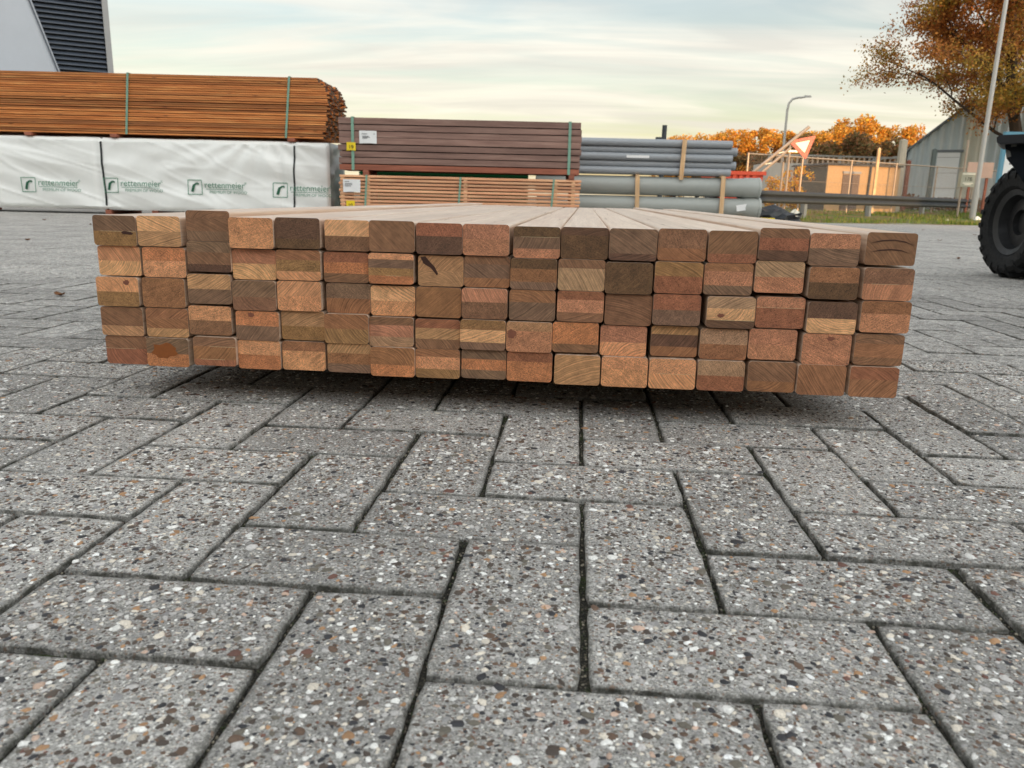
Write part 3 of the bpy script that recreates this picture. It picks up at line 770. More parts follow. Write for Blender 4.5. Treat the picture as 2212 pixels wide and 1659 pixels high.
mb = MB()
for (dx, dz, w_) in ((.03, .03, .07), (.03, .06, .12), (.03, .08, .12), (.03, .10, .1)): mb.box(a.x+dx, a.x+dx+w_, BY-.0165, BY-.016, a.z-dz-.009, a.z-dz)
mb.build('print_line', M_INK, sh)
a = at(748, 433, BY); b = at(767, 450, BY); sh = sheet(pale, a.x, b.x, b.z, a.z, BY-.004, M_YELLOW, 'yellow_tag')
printed('tag_number', '10', .075, M_BLACKINK, sh, (a.x+b.x)/2, BY-.02, b.z+.025, 'CENTER')
for px_ in (800, 1020, 1220):
    x = at(px_, 460, BY).x; mb = MB(); mb.box(x-.05, x+.05, BY+.02, BY+.78, 0, pz1-11*ph-t_-.001)
    tag(mb.build('bearer', M_BATTEN), 'pine bearer on the yard under the pale plank pack', 'bearer', 'bearers under the pale plank pack')
for px_ in (790, 1235):
    x = at(px_, 372, BY).x; mb = MB(); mb.box(x-.045, x+.045, BY+.0, BY+.8, pz1+.002, zb-.002)
    tag(mb.build('bearer', M_BROWN_RED), 'reddish bearer between the brown timbers and the pale planks', 'bearer', 'bearers under the brown timbers')
mb = MB(); mb.box(-2.75, .2, 14.05, 14.95, .0, .60, 0)
for k in range(6): mb.box(-2.75, .2, 14.02, 14.98, .60+k*.045, .64+k*.045, 0)
tag(mb.build('green_sheet_pile', M_GREEN), 'pile of flat green sheets glimpsed between the brown and pale packs', 'sheet pile')

# ------------------------------------------------------------------ grey pipes
def pipe_mesh(r_, x0, x1, socket):
    mb = MB(); n = 32; prof = [(x0, r_*.93), (x0, r_)]
    if socket: prof += [(x1-socket, r_), (x1-socket+.03, r_*1.09), (x1-.05, r_*1.09), (x1-.045, r_*1.13), (x1-.01, r_*1.13), (x1, r_*1.08), (x1, r_*1.0)]
    else: prof += [(x1-.012, r_), (x1, r_*.985), (x1, r_*.93)]
    prof += [(x0, r_*.93)]
    for k, (x, q) in enumerate(prof):
        for i in range(n): mb.v.append((x, q*math.cos(2*math.pi*i/n), q*math.sin(2*math.pi*i/n)))
    for k in range(len(prof)-1):
        for i in range(n): mb.f.append((k*n+i, (k+1)*n+i, (k+1)*n+(i+1) % n, k*n+(i+1) % n)); mb.m.append(0)
    return mb
PY = 14.3; bigr = .163
me_big = pipe_mesh(bigr, .35, 4.36, .30).mesh('sewer_pipe', M_PIPE_BIG, True)
me_sm = [pipe_mesh(.0645, .30, 3.80, 0).mesh('pvc_pipe', M_PIPE, True), pipe_mesh(.0645, .35, 3.90, .11).mesh('pvc_pipe', M_PIPE, True)]
for k, z in enumerate((.355, .70)):
    for j in range(2):
        o = link('sewer_pipe', me_big, None, (0 if k else .03, PY+bigr+j*.36, z))
        tag(o, ['thick light grey sewer pipe with socket, lower of the two', 'thick light grey sewer pipe with socket, right under the thin pipes'][k] + (', rear' if j else ''), 'pipe', 'thick grey pipes')
for px_ in (1340, 1600):
    x = at(px_, 470, PY).x; mb = MB(); mb.box(x-.05, x+.05, PY, PY+.74, 0, .187)
    tag(mb.build('bearer', M_BATTEN), 'pine bearer on the yard carrying the thick grey pipes', 'bearer', 'bearers under the pipes')
sz = [.955, 1.075, 1.195, 1.315, 1.435]
NM = ['lowest', 'second', 'middle', 'fourth', 'topmost']
for k, z in enumerate(sz):
    sock = k % 2 == 1
    for j in range(3):
        o = link('pvc_pipe', me_sm[1 if sock else 0], None, (random.uniform(-.012, .012), PY+.08+j*.135+(.062 if sock else 0), z+random.uniform(-.002, .002)))
        tag(o, f'thin grey plastic pipe{" with socket" if sock else " with plain end"}, {NM[k]} row of the thin pipes' + (', front' if j == 0 else ', behind'), 'pipe', 'thin grey pipes')
def batten(x0, z0, x1, z1, y, lab):
    mb = MB(); mb.bar((x0, y, z0), (x1, y, z1), .03, .075, 0, (1, 0, 0))
    return tag(mb.build('batten', M_BATTEN), lab, 'batten')
a = at(1377, 383, PY-.03); b = at(1376, 470, PY-.03); batten(a.x, a.z+.02, b.x, .05, PY-.03, 'upright pine batten across the thick pipes, beside the brown timber pack')
a = at(1563, 383, PY-.03); b = at(1557, 470, PY-.03); batten(a.x, a.z+.02, b.x, .05, PY-.03, 'upright pine batten across the thick pipes near their sockets')
a = at(1481, 302, PY-.06); b = at(1472, 388, PY-.06); batten(a.x, a.z+.01, b.x, b.z, PY-.01, 'slanting pine batten across the thin grey pipes')
for px_ in (1377, 1560):
    x = at(px_, 384, PY).x; mb = MB(); mb.box(x-.035, x+.035, PY-.01, PY+.72, .8665, .887)
    tag(mb.build('batten', M_BATTEN), 'flat pine batten between the thick and thin pipes', 'batten', 'flat battens between the pipe layers')
a = at(1354, 331, PY); b = at(1403, 337, PY); mb = MB(); mb.box(a.x, b.x, PY+.012, PY+.0125, 1.17, 1.215)
o = mb.build('sticker', M_PAPER); tag(o, 'white sticker on the thin grey pipes', 'sticker')
a = at(1602, 445, PY); mb = MB(); mb.bar((a.x-.09, PY-.004, .34), (a.x+.09, PY-.004, .37), .002, .11, 0, (0, 0, 1))
tag(mb.build('sticker', M_PAPER), 'white sticker on the lower thick pipe beside its socket', 'sticker')
M_STEEL = mat_var('galvanised_steel', rgb(150,154,156), .42, .22, 5, .75)
M_DSTEEL = mat_var('dark_steel', rgb(70,74,78), .5, .25, 5, .5)
a = at(1433, 303, 17.0); st_ = thing('steel_post', 'short dark steel post poking up behind the thin grey pipes', 'post', (a.x, 17.0, 0))
mb = MB(); mb.tube([(0,0,0), (.01,0,a.z+.3)], .05, 10); mb.build('shaft', M_DSTEEL, st_, True)
mb = MB(); mb.box(-.16, .05, -.05, .05, a.z-.02, a.z+.06); mb.build('bracket', M_DSTEEL, st_)

# ------------------------------------------------------------------ building at the left
M_PANEL = mat_var('pale_grey_cladding', rgb(176,182,190), .5, .08, .6)
M_LOUVRE = mat_var('anthracite_slat', rgb(74,82,94), .45, .15, 2)
M_LBACK = mat('dark_cladding', rgb(30,34,40), .7)
M_TRIM = mat_var('grey_trim', rgb(150,150,150), .5, .12, 2)
lb = thing('clad_building', 'tall building with pale grey panels and dark horizontal slats behind the board packs', 'building', (-14.82, 30, 0), R(30))
# local x runs along the facade (to the left is negative), -y faces the yard
mb = MB(); mb.box(-14, -.02, .14, 9, 0, 12); mb.build('wall', M_LBACK, lb)
mb = MB(); mb.prism([(-14, 0), (-3.05, 0), (-1.55, 4.2), (-2.75, 8.4), (-3.8, 12), (-14, 12)], -.10, .13); mb.build('cladding_panel', M_PANEL, lb)
mb = MB(); mb.add([(-5.0,-.104,0),(-4.985,-.104,0),(-4.985,-.104,12),(-5.0,-.104,12)], [(0,1,2,3)]); mb.build('panel_joint', M_LOUVRE, lb)
z = 2.2
for k in range(60):
    zz = .4+k*.165
    if zz > 11.8: break
    mb = MB(); mb.add([(-4.4,-.02,zz),(-.10,-.02,zz),(-.10,.125,zz+.10),(-4.4,.125,zz+.10),(-4.4,-.02,zz-.03),(-.10,-.02,zz-.03),(-.10,.125,zz+.04),(-4.4,.125,zz+.04)], [(0,1,2,3),(4,7,6,5),(0,4,5,1),(3,2,6,7),(1,5,6,2),(0,3,7,4)])
    mb.build('slat', M_LOUVRE, lb)
mb = MB(); mb.box(-.09, .10, -.08, .13, 0, 12); mb.build('corner_trim', M_TRIM, lb)
mb = MB(); mb.bar((-1.62, -.11, 4.2), (-3.87, -.11, 12), .05, .10, 0, (0,-1,0)); mb.build('edge_trim', M_LOUVRE, lb)

# ------------------------------------------------------------------ verge, rail, fence
def verge_h(x, y):
    t = min(max((y-(21.4+.30*(x-8)))/9.0, 0), 1); t = t*t*(3-2*t)
    return .30*t
mb = MB(); NX, NY = 60, 30
for j in range(NY+1):
    for i in range(NX+1):
        x = 3.5 + 42*i/NX; y0 = 20.0+.30*(x-8); y = y0 + 22*(j/NY)**1.3
        mb.v.append((x, y, verge_h(x, y) + .03*mnoise.noise(Vector((x*.9, y*.9, 0)))*min(1, j/2) - (.05 if j == 0 else 0)+.004))
for j in range(NY):
    for i in range(NX):
        a = j*(NX+1)+i; mb.f.append((a, a+1, a+NX+2, a+NX+1)); mb.m.append(0)
def verge_material():
    m = mat('verge_soil_and_grass', (.1,.12,.04,1), .95); t = NT(m); p = t.pos()
    a = t.noise(p, 1.1, 5, .6); b = t.noise(p, 30, 4, .7)
    g = t.ramp(b, [(.3, rgb(52,70,24)), (.7, rgb(110,128,52))]); d = t.ramp(b, [(.3, rgb(84,66,44)), (.7, rgb(150,118,78))])
    t.base(t.mix(t.ramp(a, [(.42, 0.0), (.56, 1.0)]), d, g)); t.bump(b, .8, .03); return m
mb.build('verge', verge_material(), None, True, kind='structure')
# grass blades on the verge
n = 26000; gx = rng.uniform(6.5, 24, n); gy = 20.6+.30*(gx-8) + rng.uniform(0, 1, n)**1.4*9.5
patch = np.array([mnoise.noise(Vector((x*.45, y*.45, 7))) for x, y in zip(gx, gy)])
k_ = (patch + rng.normal(0, .12, n) > -.02) & ((gx > 12.3) | (rng.random(n) < .35)); gx, gy = gx[k_], gy[k_]; n = len(gx)
gz = np.array([verge_h(x, y) for x, y in zip(gx, gy)])
hgt = rng.uniform(.04, .15, n); an = rng.uniform(0, math.pi, n); w_ = rng.uniform(.006, .016, n); lx = rng.normal(0, .04, n); ly = rng.normal(0, .04, n)
v = np.stack([np.stack([gx-np.cos(an)*w_, gy-np.sin(an)*w_, gz-.01], -1), np.stack([gx+np.cos(an)*w_, gy+np.sin(an)*w_, gz-.01], -1), np.stack([gx+lx, gy+ly, gz+hgt], -1)], 1).reshape(-1, 3).astype(np.float32)
gc = np.array([rgb(88,118,36)[:3], rgb(120,140,58)[:3], rgb(66,92,30)[:3], rgb(150,142,80)[:3]])[rng.integers(0, 4, n)]
def leaf_material(name, trans=.35):
    m = mat(name, (.2,.1,.03,1), .6, 0, .25); t = NT(m)
    a = t.n('ShaderNodeAttribute', attribute_name='Col', attribute_type='GEOMETRY').outputs['Color']
    t.base(a); tr = t.n('ShaderNodeBsdfTranslucent', {0: a}); ms = t.n('ShaderNodeMixShader', {0: trans, 1: t.b.outputs[0], 2: tr.outputs[0]})
    t.t.links.new(ms.outputs[0], t.t.nodes['Material Output'].inputs['Surface']); return m
M_LEAF = leaf_material('autumn_leaf')
link('grass', np_mesh('grass', v, np.arange(3*n, dtype=np.int32).reshape(-1, 3), M_LEAF, np.repeat(gc, 3, 0).astype(np.float32)), None, kind='stuff', label='short green grass on the verge behind the guard rail', category='grass')

P1, P2 = Vector((8.5, 23.69, 0)), Vector((17.25, 31.08, 0)); rdir = (P2-P1).normalized()
rail = thing('guard_rail', 'galvanised steel crash barrier along the verge behind the yard', 'guard rail', P1, math.atan2(rdir.y, rdir.x))
Lr = (P2-P1).length
prof = [(.0, .80), (.035, .795), (.075, .75), (.075, .70), (.02, .655), (.0, .63), (.02, .605), (.075, .56), (.075, .51), (.035, .465), (.0, .46)]
mb = MB(); x0, x1 = -5.0, Lr+.55
for (d_, z) in prof: mb.v += [(x0, -.09-d_, z), (x1, -.09-d_, z)]
for (d_, z) in prof: mb.v += [(x0, -.084-d_, z), (x1, -.084-d_, z)]
m_ = len(prof)
for k in range(m_-1):
    mb.f.append((2*k, 2*k+2, 2*k+3, 2*k+1)); mb.m.append(0)
    o = 2*m_; mb.f.append((o+2*k, o+2*k+1, o+2*k+3, o+2*k+2)); mb.m.append(0)
mb.build('rail', M_DSTEEL, rail, True)
for x in (-4.0, 0.0, 4.0, 8.0, Lr):
    mb = MB(); mb.box(x-.075, x+.075, -.085, .01, -.3, .72); mb.box(x-.06, x+.06, .01, .06, -.3, .70); mb.build('post', M_STEEL, rail)
# chain-link fence behind the rail
F1, F2 = Vector((7.2, 25.3, .1)), Vector((20.2, 33.2, .25)); fd = (F2-F1).normalized(); Lf = (F2-F1).length
fence = thing('chain_link_fence', 'chain-link fence with galvanised top rail behind the crash barrier', 'fence', F1, math.atan2(fd.y, fd.x))
M_WIRE = mat_var('weathered_wire', rgb(178,160,142), .5, .2, 4, .5)
FH = 1.85
mb = MB(); mb.tube([(0,0,FH), (Lf,0,FH)], .024, 8); mb.build('top_rail', M_WIRE, fence, True)
mb = MB(); mb.tube([(0,0,FH-.75), (Lf,0,FH-.75)], .006, 5); mb.build('tension_wire', M_WIRE, fence)
for x in np.linspace(0, Lf, 7):
    mb = MB(); mb.tube([(x,0,-.4), (x,0,FH+.03)], .03, 8); mb.build('post', M_WIRE, fence, True)
mb = MB(); sp = .075; H_ = FH-.1
for k in range(int((Lf+H_)/sp)):
    for s_ in (1, -1):
        xs = k*sp - (H_ if s_ > 0 else 0)
        a0, b0 = xs, xs+H_
        za, zb_ = (0, H_) if s_ > 0 else (H_, 0)
        if a0 < 0: za += s_*(-a0); a0 = 0
        if b0 > Lf: zb_ -= s_*(b0-Lf); b0 = Lf
        if b0-a0 < .02: continue
        mb.add([(a0,-.002,za+.06),(b0,-.002,zb_+.06),(b0,.002,zb_+.064),(a0,.002,za+.064)], [(0,1,2,3)])
mb.build('wire_mesh', M_WIRE, fence)

# transformer house
M_PEBBLEDASH = mat_var('tan_rendered_wall', rgb(196,158,114), .85, .25, 14, bump=.6, bdist=.01)
M_SIDE_SHADE = mat_var('painted_side_shade', rgb(92,90,84), .85, .2, 6)  # shade of the side turned from the sun, put into the colour
M_ROOFD = mat_var('dark_roof_edge', rgb(70,68,64), .7, .2, 5)
M_LDOOR = mat_var('brown_louvre', rgb(112,92,78), .6, .12, 4)
pT = gr(1781, 470); th_ = thing('transformer_house', 'small tan transformer house with brown louvre door behind the barrier', 'transformer house', (11.15, 29.0, .12), R(12))
TW, TD, THH = 2.95, 2.2, 1.72
mb = MB(); mb.box(0, TW, 0, TD, 0, THH); mb.build('wall', M_PEBBLEDASH, th_)
mb = MB(); mb.box(-.03, -.002, .0, TD, -.1, THH-.02); mb.build('side_shade_sheet', M_SIDE_SHADE, th_)  # added sheet that darkens the left wall as if in shade
mb = MB(); mb.prism([(-.10, THH+.002), (TW+.06, THH+.002), (TW+.06, THH+.07), (.0, THH+.09), (-.10, THH+.04)], -.07, TD+.08); mb.build('roof', M_ROOFD, th_)
dr = MB(); dr.box(.62, 1.30, -.03, -.002, .12, 1.42); dr = dr.build('louvre_door', M_LDOOR, th_)
for k in range(20):
    mb = MB(); z = .15+k*.063; mb.add([(.65,-.033,z+.05),(1.27,-.033,z+.05),(1.27,-.055,z),(.65,-.055,z)], [(0,3,2,1)]); mb.add([(.65,-.055,z),(1.27,-.055,z),(1.27,-.033,z-.004),(.65,-.033,z-.004)], [(0,3,2,1)]); mb.build('slat', M_LDOOR, dr)
mb = MB(); mb.box(.60, 1.32, -.06, -.002, 1.45, 1.53); mb.build('lintel', M_TRIM, th_)
mb = MB(); mb.tube([(1.68,-.05,.02), (1.70,-.05,THH)], .035, 8); mb.build('downpipe', M_DSTEEL, th_, True)
mb = MB(); mb.box(-.01, TW+.01, -.012, -.001, -.1, .14); mb.build('plinth', M_PANEL, th_)

# give-way sign on two tubes
sg_ = thing('give_way_sign', 'red-bordered white give-way triangle on two tubes behind the barrier', 'road sign', (0, 0, 0))
SY = 24.6
c3 = [at(1702, 304.5, SY), at(1763, 292.5, SY), at(1740.5, 345, SY)]
M_RED = mat_var('red_sign_film', rgb(176,12,14), .4, .08, 5); M_WHITE = mat_var('white_sign_film', rgb(232,226,206), .4, .10, 8)
def tri(sc, y, th_y, m, name, par, r_=.0):
    cx_ = sum(p.x for p in c3)/3; cz_ = sum(p.z for p in c3)/3
    P = [(cx_+(p.x-cx_)*sc, cz_+(p.z-cz_)*sc) for p in c3]; out = []
    for k in range(3):          # rounded corners
        a, b, c = Vector(P[k-1]), Vector(P[k]), Vector(P[(k+1) % 3])
        for t in (.0, .25, .5, .75, 1.0):
            q0 = b+(a-b)*.07; q1 = b+(c-b)*.07; out.append(tuple((q0*(1-t)+b*t)*(1-t)+(b*(1-t)+q1*t)*t))
    area = sum(out[i][0]*out[(i+1) % len(out)][1]-out[(i+1) % len(out)][0]*out[i][1] for i in range(len(out)))
    if area < 0: out = out[::-1]
    mb = MB(); mb.prism(out, y, y+th_y); return mb.build(name, m, par)
plate = tri(1.0, SY, .02, M_RED, 'sign_plate', sg_); tri(.52, SY-.004, .003, M_WHITE, 'white_field', plate)
a = at(1708, 305, SY+.06); b = at(1702, 415, SY+.06)
for k, dx in enumerate((0, -.14)):
    mb = MB(); mb.tube([(a.x+dx*.9, SY+.06+k*.1, -.1), (a.x+dx*.9, SY+.06+k*.1, a.z-.0 if k == 0 else a.z-.6)], .035, 8); mb.build('tube_post', M_WIRE, sg_, True)
mb = MB(); mb.box(a.x-.05, a.x+.45, SY+.021, SY+.05, a.z-.32, a.z-.26); mb.build('bracket', M_STEEL, sg_)
# slanting barrier boom
bm = thing('barrier_boom', 'slanting pale steel boom of two tubes with rungs, raised beside the give-way sign', 'barrier')
BYY = 22.5
p0, p1 = at(1604, 390, BYY), at(1748, 274, BYY); q0, q1 = at(1628, 391, BYY), at(1708, 319, BYY)
mb = MB(); mb.tube([p0-(p1-p0)*.6, p1], .045, 8); mb.build('boom', M_WIRE, bm, True)
mb = MB(); mb.tube([q0-(p1-p0)*.5, q1], .04, 8); mb.build('lower_tube', M_WIRE, bm, True)
for t in (-.3, .05, .3, .5): 
    mb = MB(); mb.tube([p0.lerp(p1, t), q0.lerp(q1, min(1, t*1.7+.05))], .02, 6); mb.build('rung', M_STEEL, bm)
pb = p0-(p1-p0)*.55; mb = MB(); mb.box(pb.x-.15, pb.x+.15, BYY-.12, BYY+.12, 0, max(.25, pb.z+.1)); mb.build('base_post', M_DSTEEL, bm)
# orange skip
M_ORANGE = mat_var('orange_paint', rgb(232,88,56), .5, .12, 3)
a = at(1568, 369, 20.5); b = at(1650, 372, 20.5)
sk = thing('orange_skip', 'orange steel skip standing behind the grey pipes', 'skip', (a.x-.25, 20.5, 0))
Wd = b.x-a.x+.25; zt = a.z
mb = MB(); mb.prism([(.25, .12), (Wd-.12, .12), (Wd, zt-.08), (0, zt-.08)], 0, 1.6); mb.build('body', M_ORANGE, sk)
mb = MB(); mb.box(-.05, Wd+.05, -.06, .02, zt-.09, zt); mb.box(-.05, Wd+.05, 1.58, 1.66, zt-.09, zt); mb.build('rim', M_ORANGE, sk)
for x in np.linspace(.3, Wd-.25, 5):
    mb = MB(); mb.box(x-.04, x+.04, -.05, -.001, .14, zt-.10); mb.build('rib', M_ORANGE, sk)
mb = MB(); mb.box(.3, .5, .1, 1.5, 0, .118); mb.box(Wd-.5, Wd-.3, .1, 1.5, 0, .118); mb.build('skid', M_DSTEEL, sk)

# raised ramp with railing behind the transformer house
M_CONC = mat_var('pale_concrete', rgb(188,186,180), .85, .15, 2)
rp = thing('concrete_ramp', 'pale concrete ramp with slatted railing behind the transformer house', 'ramp')
RY = 44.0; a = at(1665, 333, RY); b = at(1950, 345, RY); b2 = at(1850, 352, RY); zf = at(1700, 353, RY).z
mb = MB(); mb.prism([(a.x, 0), (b.x+1.0, 0), (b.x+1.0, zf+.02), (a.x, zf+.02)], RY, RY+3); mb.build('wall', M_CONC, rp)
mb = MB(); mb.bar((a.x, RY+.1, a.z), (b.x+.8, RY+.1, a.z-.05), .10, .09); mb.build('hand_rail', M_STEEL, rp)
for x in np.arange(a.x+.1, b.x+.6, .28):
    mb = MB(); mb.box(x-.045, x+.045, RY+.08, RY+.12, zf, a.z-.05); mb.build('baluster', M_WIRE, rp)
for x in np.arange(a.x, b.x, 1.9):
    mb = MB(); mb.box(x-.08, x+.08, RY+.03, RY+.17, zf, a.z); mb.build('rail_post', M_STEEL, rp)
c1 = at(1850, 352, RY-.8); c2 = at(1948, 337, RY-.8)
mb = MB(); mb.bar(c1, c2, .06, .08); mb.bar(c1-Vector((0,0,.25)), c2-Vector((0,0,.25)), .06, .06); mb.bar((c2.x, RY-.8, 0), c2, .08, .08, 0, (0,1,0)); mb.bar((c1.x+.6, RY-.8, 0), (c1.x+.6, RY-.8, c1.z+.05), .08, .08, 0, (0,1,0)); mb.build('ramp_rail', M_STEEL, rp)

# posts along the fence
def upright(name, lab, cat, px0, py0, Y, w_, m, z0=0.0):
    a = at(px0, py0, Y); o = thing(name, lab, cat, (a.x, Y, z0)); mb = MB(); hh = a.z-z0
    mb.add([(-w_/2,-w_/2,-.3),(w_/2,-w_/2,-.3),(w_/2,w_/2,-.3),(-w_/2,w_/2,-.3),(-w_/2*.92,-w_/2*.92,hh-.05),(w_/2*.92,-w_/2*.92,hh-.05),(w_/2*.92,w_/2*.92,hh-.05),(-w_/2*.92,w_/2*.92,hh-.05)],
           [(0,3,2,1),(0,1,5,4),(1,2,6,5),(2,3,7,6),(3,0,4,7)]); mb.build('shaft', m, o)
    mb = MB(); mb.add([(-w_/2*.92,-w_/2*.92,hh-.05),(w_/2*.92,-w_/2*.92,hh-.05),(w_/2*.92,w_/2*.92,hh-.05),(-w_/2*.92,w_/2*.92,hh-.05),(0,0,hh)], [(0,1,4),(1,2,4),(2,3,4),(3,0,4)]); mb.build('pointed_top', m, o)
    return o
M_OLDWOOD = mat_var('weathered_post', rgb(186,176,156), .85, .35, 3, stretch=(4,4,.6))
upright('wooden_stake', 'slim pine stake standing against the chain-link fence', 'stake', 1900, 318, 28.2, .09, M_BATTEN, .15)
upright('weathered_post', 'thick whitish weathered post beside the transformer house', 'post', 1953, 300, 30.5, .24, M_OLDWOOD, .2)
upright('green_gate_post', 'dark green steel gate post in front of the shed', 'post', 2020, 320, 33.5, .15, mat_var('dark_green_paint', rgb(72,84,82), .5, .15, 3), .25)
upright('red_gate_post', 'rusty red post close behind the whitish weathered post', 'post', 1964, 345, 31.2, .13, mat_var('rust', rgb(128,72,54), .8, .25, 5), .2)

# corrugated shed
M_SHEET = mat_var('blue_grey_sheet', rgb(178,190,194), .45, .10, 1.2, .2)
M_SHEET2 = mat_var('cream_translucent_sheet', rgb(196,196,182), .45, .10, 1.2)
M_SHEDROOF = mat_var('grey_roof_sheet', rgb(112,120,126), .5, .15, 1)
M_SHDOOR = mat_var('white_door_paint', rgb(226,230,232), .5, .07, 1)
SHY = 44.0; sx0 = 21.15
shed = thing('corrugated_shed', 'blue-grey corrugated shed with sloping gable and white doors behind the oak', 'shed', (sx0, SHY, .25), R(-29))
SA = R(29)
def shed_t(px):          # distance along the facade seen at a pixel column
    k = ray(px, 400); k = k.x/k.y; return (k*SHY-sx0)/(math.cos(SA)+k*math.sin(SA))
tr = shed_t(2076)
def roof_z(x): return min(3.2 + x*(5.55-3.2)/tr, 5.55)       # gable slope, then level ridge line
xx = 0.0
k = 0
while xx < 11.5:
    w_ = .84; mb = MB(); nseg = 8
    for i in range(nseg+1):
        x = xx + w_*i/nseg; dy = (-.05 if i % 4 in (1, 2) else 0.0)
        mb.v += [(x, dy, -.3), (x, dy, roof_z(x)-.02)]
    for i in range(nseg): mb.f.append((2*i, 2*i+2, 2*i+3, 2*i+1)); mb.m.append(0)
    mb.build('wall_sheet', M_SHEET2 if k in (3, 7) else M_SHEET, shed); xx += w_+.004; k += 1
mb = MB(); mb.prism([(0, -.3), (11.6, -.3), (11.6, 5.52), (tr, 5.52), (0, 3.17)], .02, 14); mb.build('wall', M_SHEET, shed)
mb = MB(); mb.prism([(-.25, 2.95), (tr, 5.59), (11.7, 5.59), (11.7, 5.69), (tr-.05, 5.69), (-.30, 3.05)], -.18, 14.2); mb.build('roof', M_SHEDROOF, shed)
dd = Vector((sx0+shed_t(2016), 0, 0)); de = Vector((sx0+shed_t(2064), 0, 0))
mb = MB(); mb.box(dd.x-sx0, de.x-sx0, -.14, -.06, -.3, 3.05); dro = mb.build('door', M_SHDOOR, shed)
for z in (.4, 1.2, 2.0, 2.8):
    mb = MB(); mb.box(dd.x-sx0+.02, de.x-sx0-.02, -.15, -.141, z, z+.02); mb.build('panel_joint', M_TRIM, dro)
mb = MB(); mb.box(dd.x-sx0-.15, de.x-sx0+.15, -.12, -.058, 3.07, 3.2); mb.build('lintel', M_SHEDROOF, shed)

# house-number box, notice board, lamps, info board
nb = thing('number_box', 'grey letter box numbered 17B on a slim post near the lamp post', 'letter box', (0, 0, 0))
NY_ = 27.5; a = at(2079, 372, NY_); b = at(2104, 404, NY_); M_BOX = mat_var('grey_enamel', rgb(176,174,154), .45, .1, 6)
mb = MB(); mb.box(a.x, b.x, NY_, NY_+.18, b.z, a.z); mb.build('box', M_BOX, nb)
mb = MB(); mb.box(a.x+.02, b.x-.02, NY_-.015, NY_-.001, a.z-.085, a.z-.02); mb.build('flap', M_WHITE, nb)
mb = MB(); mb.box(a.x+.06, b.x-.06, NY_-.01, NY_-.001, b.z+.10, b.z+.14); mb.box(a.x+.12, b.x-.12, NY_-.012, NY_-.001, b.z+.05, b.z+.098); mb.build('slot_plate', M_WHITE, nb)
printed('house_number', '17B', .17, M_BLACKINK, nb, (a.x+b.x)/2, NY_-.004, b.z+.20, 'CENTER')
mb = MB(); pt = at(2093, 302, NY_+.25); mb.tube([(a.x+.18, NY_+.25, -.1), (a.x+.18, NY_+.25, pt.z)], .035, 8); mb.build('post', M_WIRE, nb, True)
nbd = thing('wooden_notice_board', 'plain wooden board turned away behind the lamp post', 'notice board')
WYY = 31.0; a = at(2093, 350, WYY); b = at(2143, 385, WYY); M_PLY = mat_var('pale_plywood', rgb(200,166,146), .8, .12, 4)
mb = MB(); mb.box(a.x, b.x, WYY, WYY+.05, b.z, a.z); mb.build('board', M_PLY, nbd)
for t in (.2, .85):
    mb = MB(); x = a.x+(b.x-a.x)*t; mb.box(x-.04, x+.04, WYY+.052, WYY+.13, -.1, a.z-.05); mb.build('leg', M_BROWN_RED, nbd)
def lamp(name, lab, base, pts, r0, r1, head=None):
    o = thing(name, lab, 'street lamp', base); mb = MB(); n = len(pts)
    mb.tube(pts, [r0+(r1-r0)*i/(n-1) for i in range(n)], 12); mb.build('pole', M_LAMP, o, True)
    mb = MB(); mb.tube([(0,0,-.3), (0,0,.9)], r0*1.25, 12); mb.build('base_sleeve', M_LAMP, o, True)
    if head is not None: head.build('lamp_head', M_LAMP, o)
    return o
M_LAMP = mat_var('pale_grey_pole', rgb(186,184,178), .5, .15, 2, .3)
LY = 27.0; bL = at(2105, 455, LY)
hd = MB(); hd.box(-.9, -.1, -.12, .12, 8.95, 9.07)
lamp('street_lamp', 'thick pale lamp post rising in front of the oak tree', (at(2122, 330, LY).x, LY, .15), [(0,0,0), (0,0,3), (0,0,6), (0,0,8.9), (-.5,0,9.05)], .078, .05, hd)
L2 = 48.0; s0 = at(1690, 345, L2); t0 = at(1695, 232, L2)
hh = at(1720, 214, L2).z; hx = at(1752, 212, L2).x-s0.x
pts = [(0,0,0), (0,0,hh*.5), (0,0,hh-.75), (.05,0,hh-.35), (.25,0,hh-.10), (.55,0,hh-.02), (hx*.6,0,hh), (hx*.72,0,hh+.03)]
hd = MB(); hd.add([(hx*.70,-.1,hh+.0),(hx,-.1,hh+.02),(hx,.1,hh+.02),(hx*.70,.1,hh),(hx*.70,-.07,hh+.11),(hx-.05,-.07,hh+.11),(hx-.05,.07,hh+.11),(hx*.70,.07,hh+.11)], [(0,3,2,1),(4,5,6,7),(0,1,5,4),(1,2,6,5),(2,3,7,6),(3,0,4,7)])
lamp('street_lamp', 'slim lamp post with bent arm in front of the orange trees', (s0.x, L2, .1), pts, .075, .055, hd)
IBX = .07
ib = thing('info_board', 'white information board in a teal frame behind the loader wheel', 'information board')
IY = 12.0; a = at(2168, 291, IY); a.x += IBX; M_TEAL = mat_var('teal_frame', rgb(96,152,172), .45, .1, 3); M_BOARD = mat_var('white_board', rgb(236,236,230), .45, .05, 2)
mb = MB(); mb.box(a.x, a.x+1.3, IY, IY+.04, .55, a.z); brd = mb.build('panel', M_BOARD, ib)
mb = MB(); mb.box(a.x-.05, a.x-.002, IY-.01, IY+.05, 0, a.z); mb.box(a.x+1.302, a.x+1.35, IY-.01, IY+.05, 0, a.z); mb.box(a.x-.05, a.x+1.35, IY-.01, IY+.05, a.z+.002, a.z+.045); mb.build('frame', M_TEAL, ib)
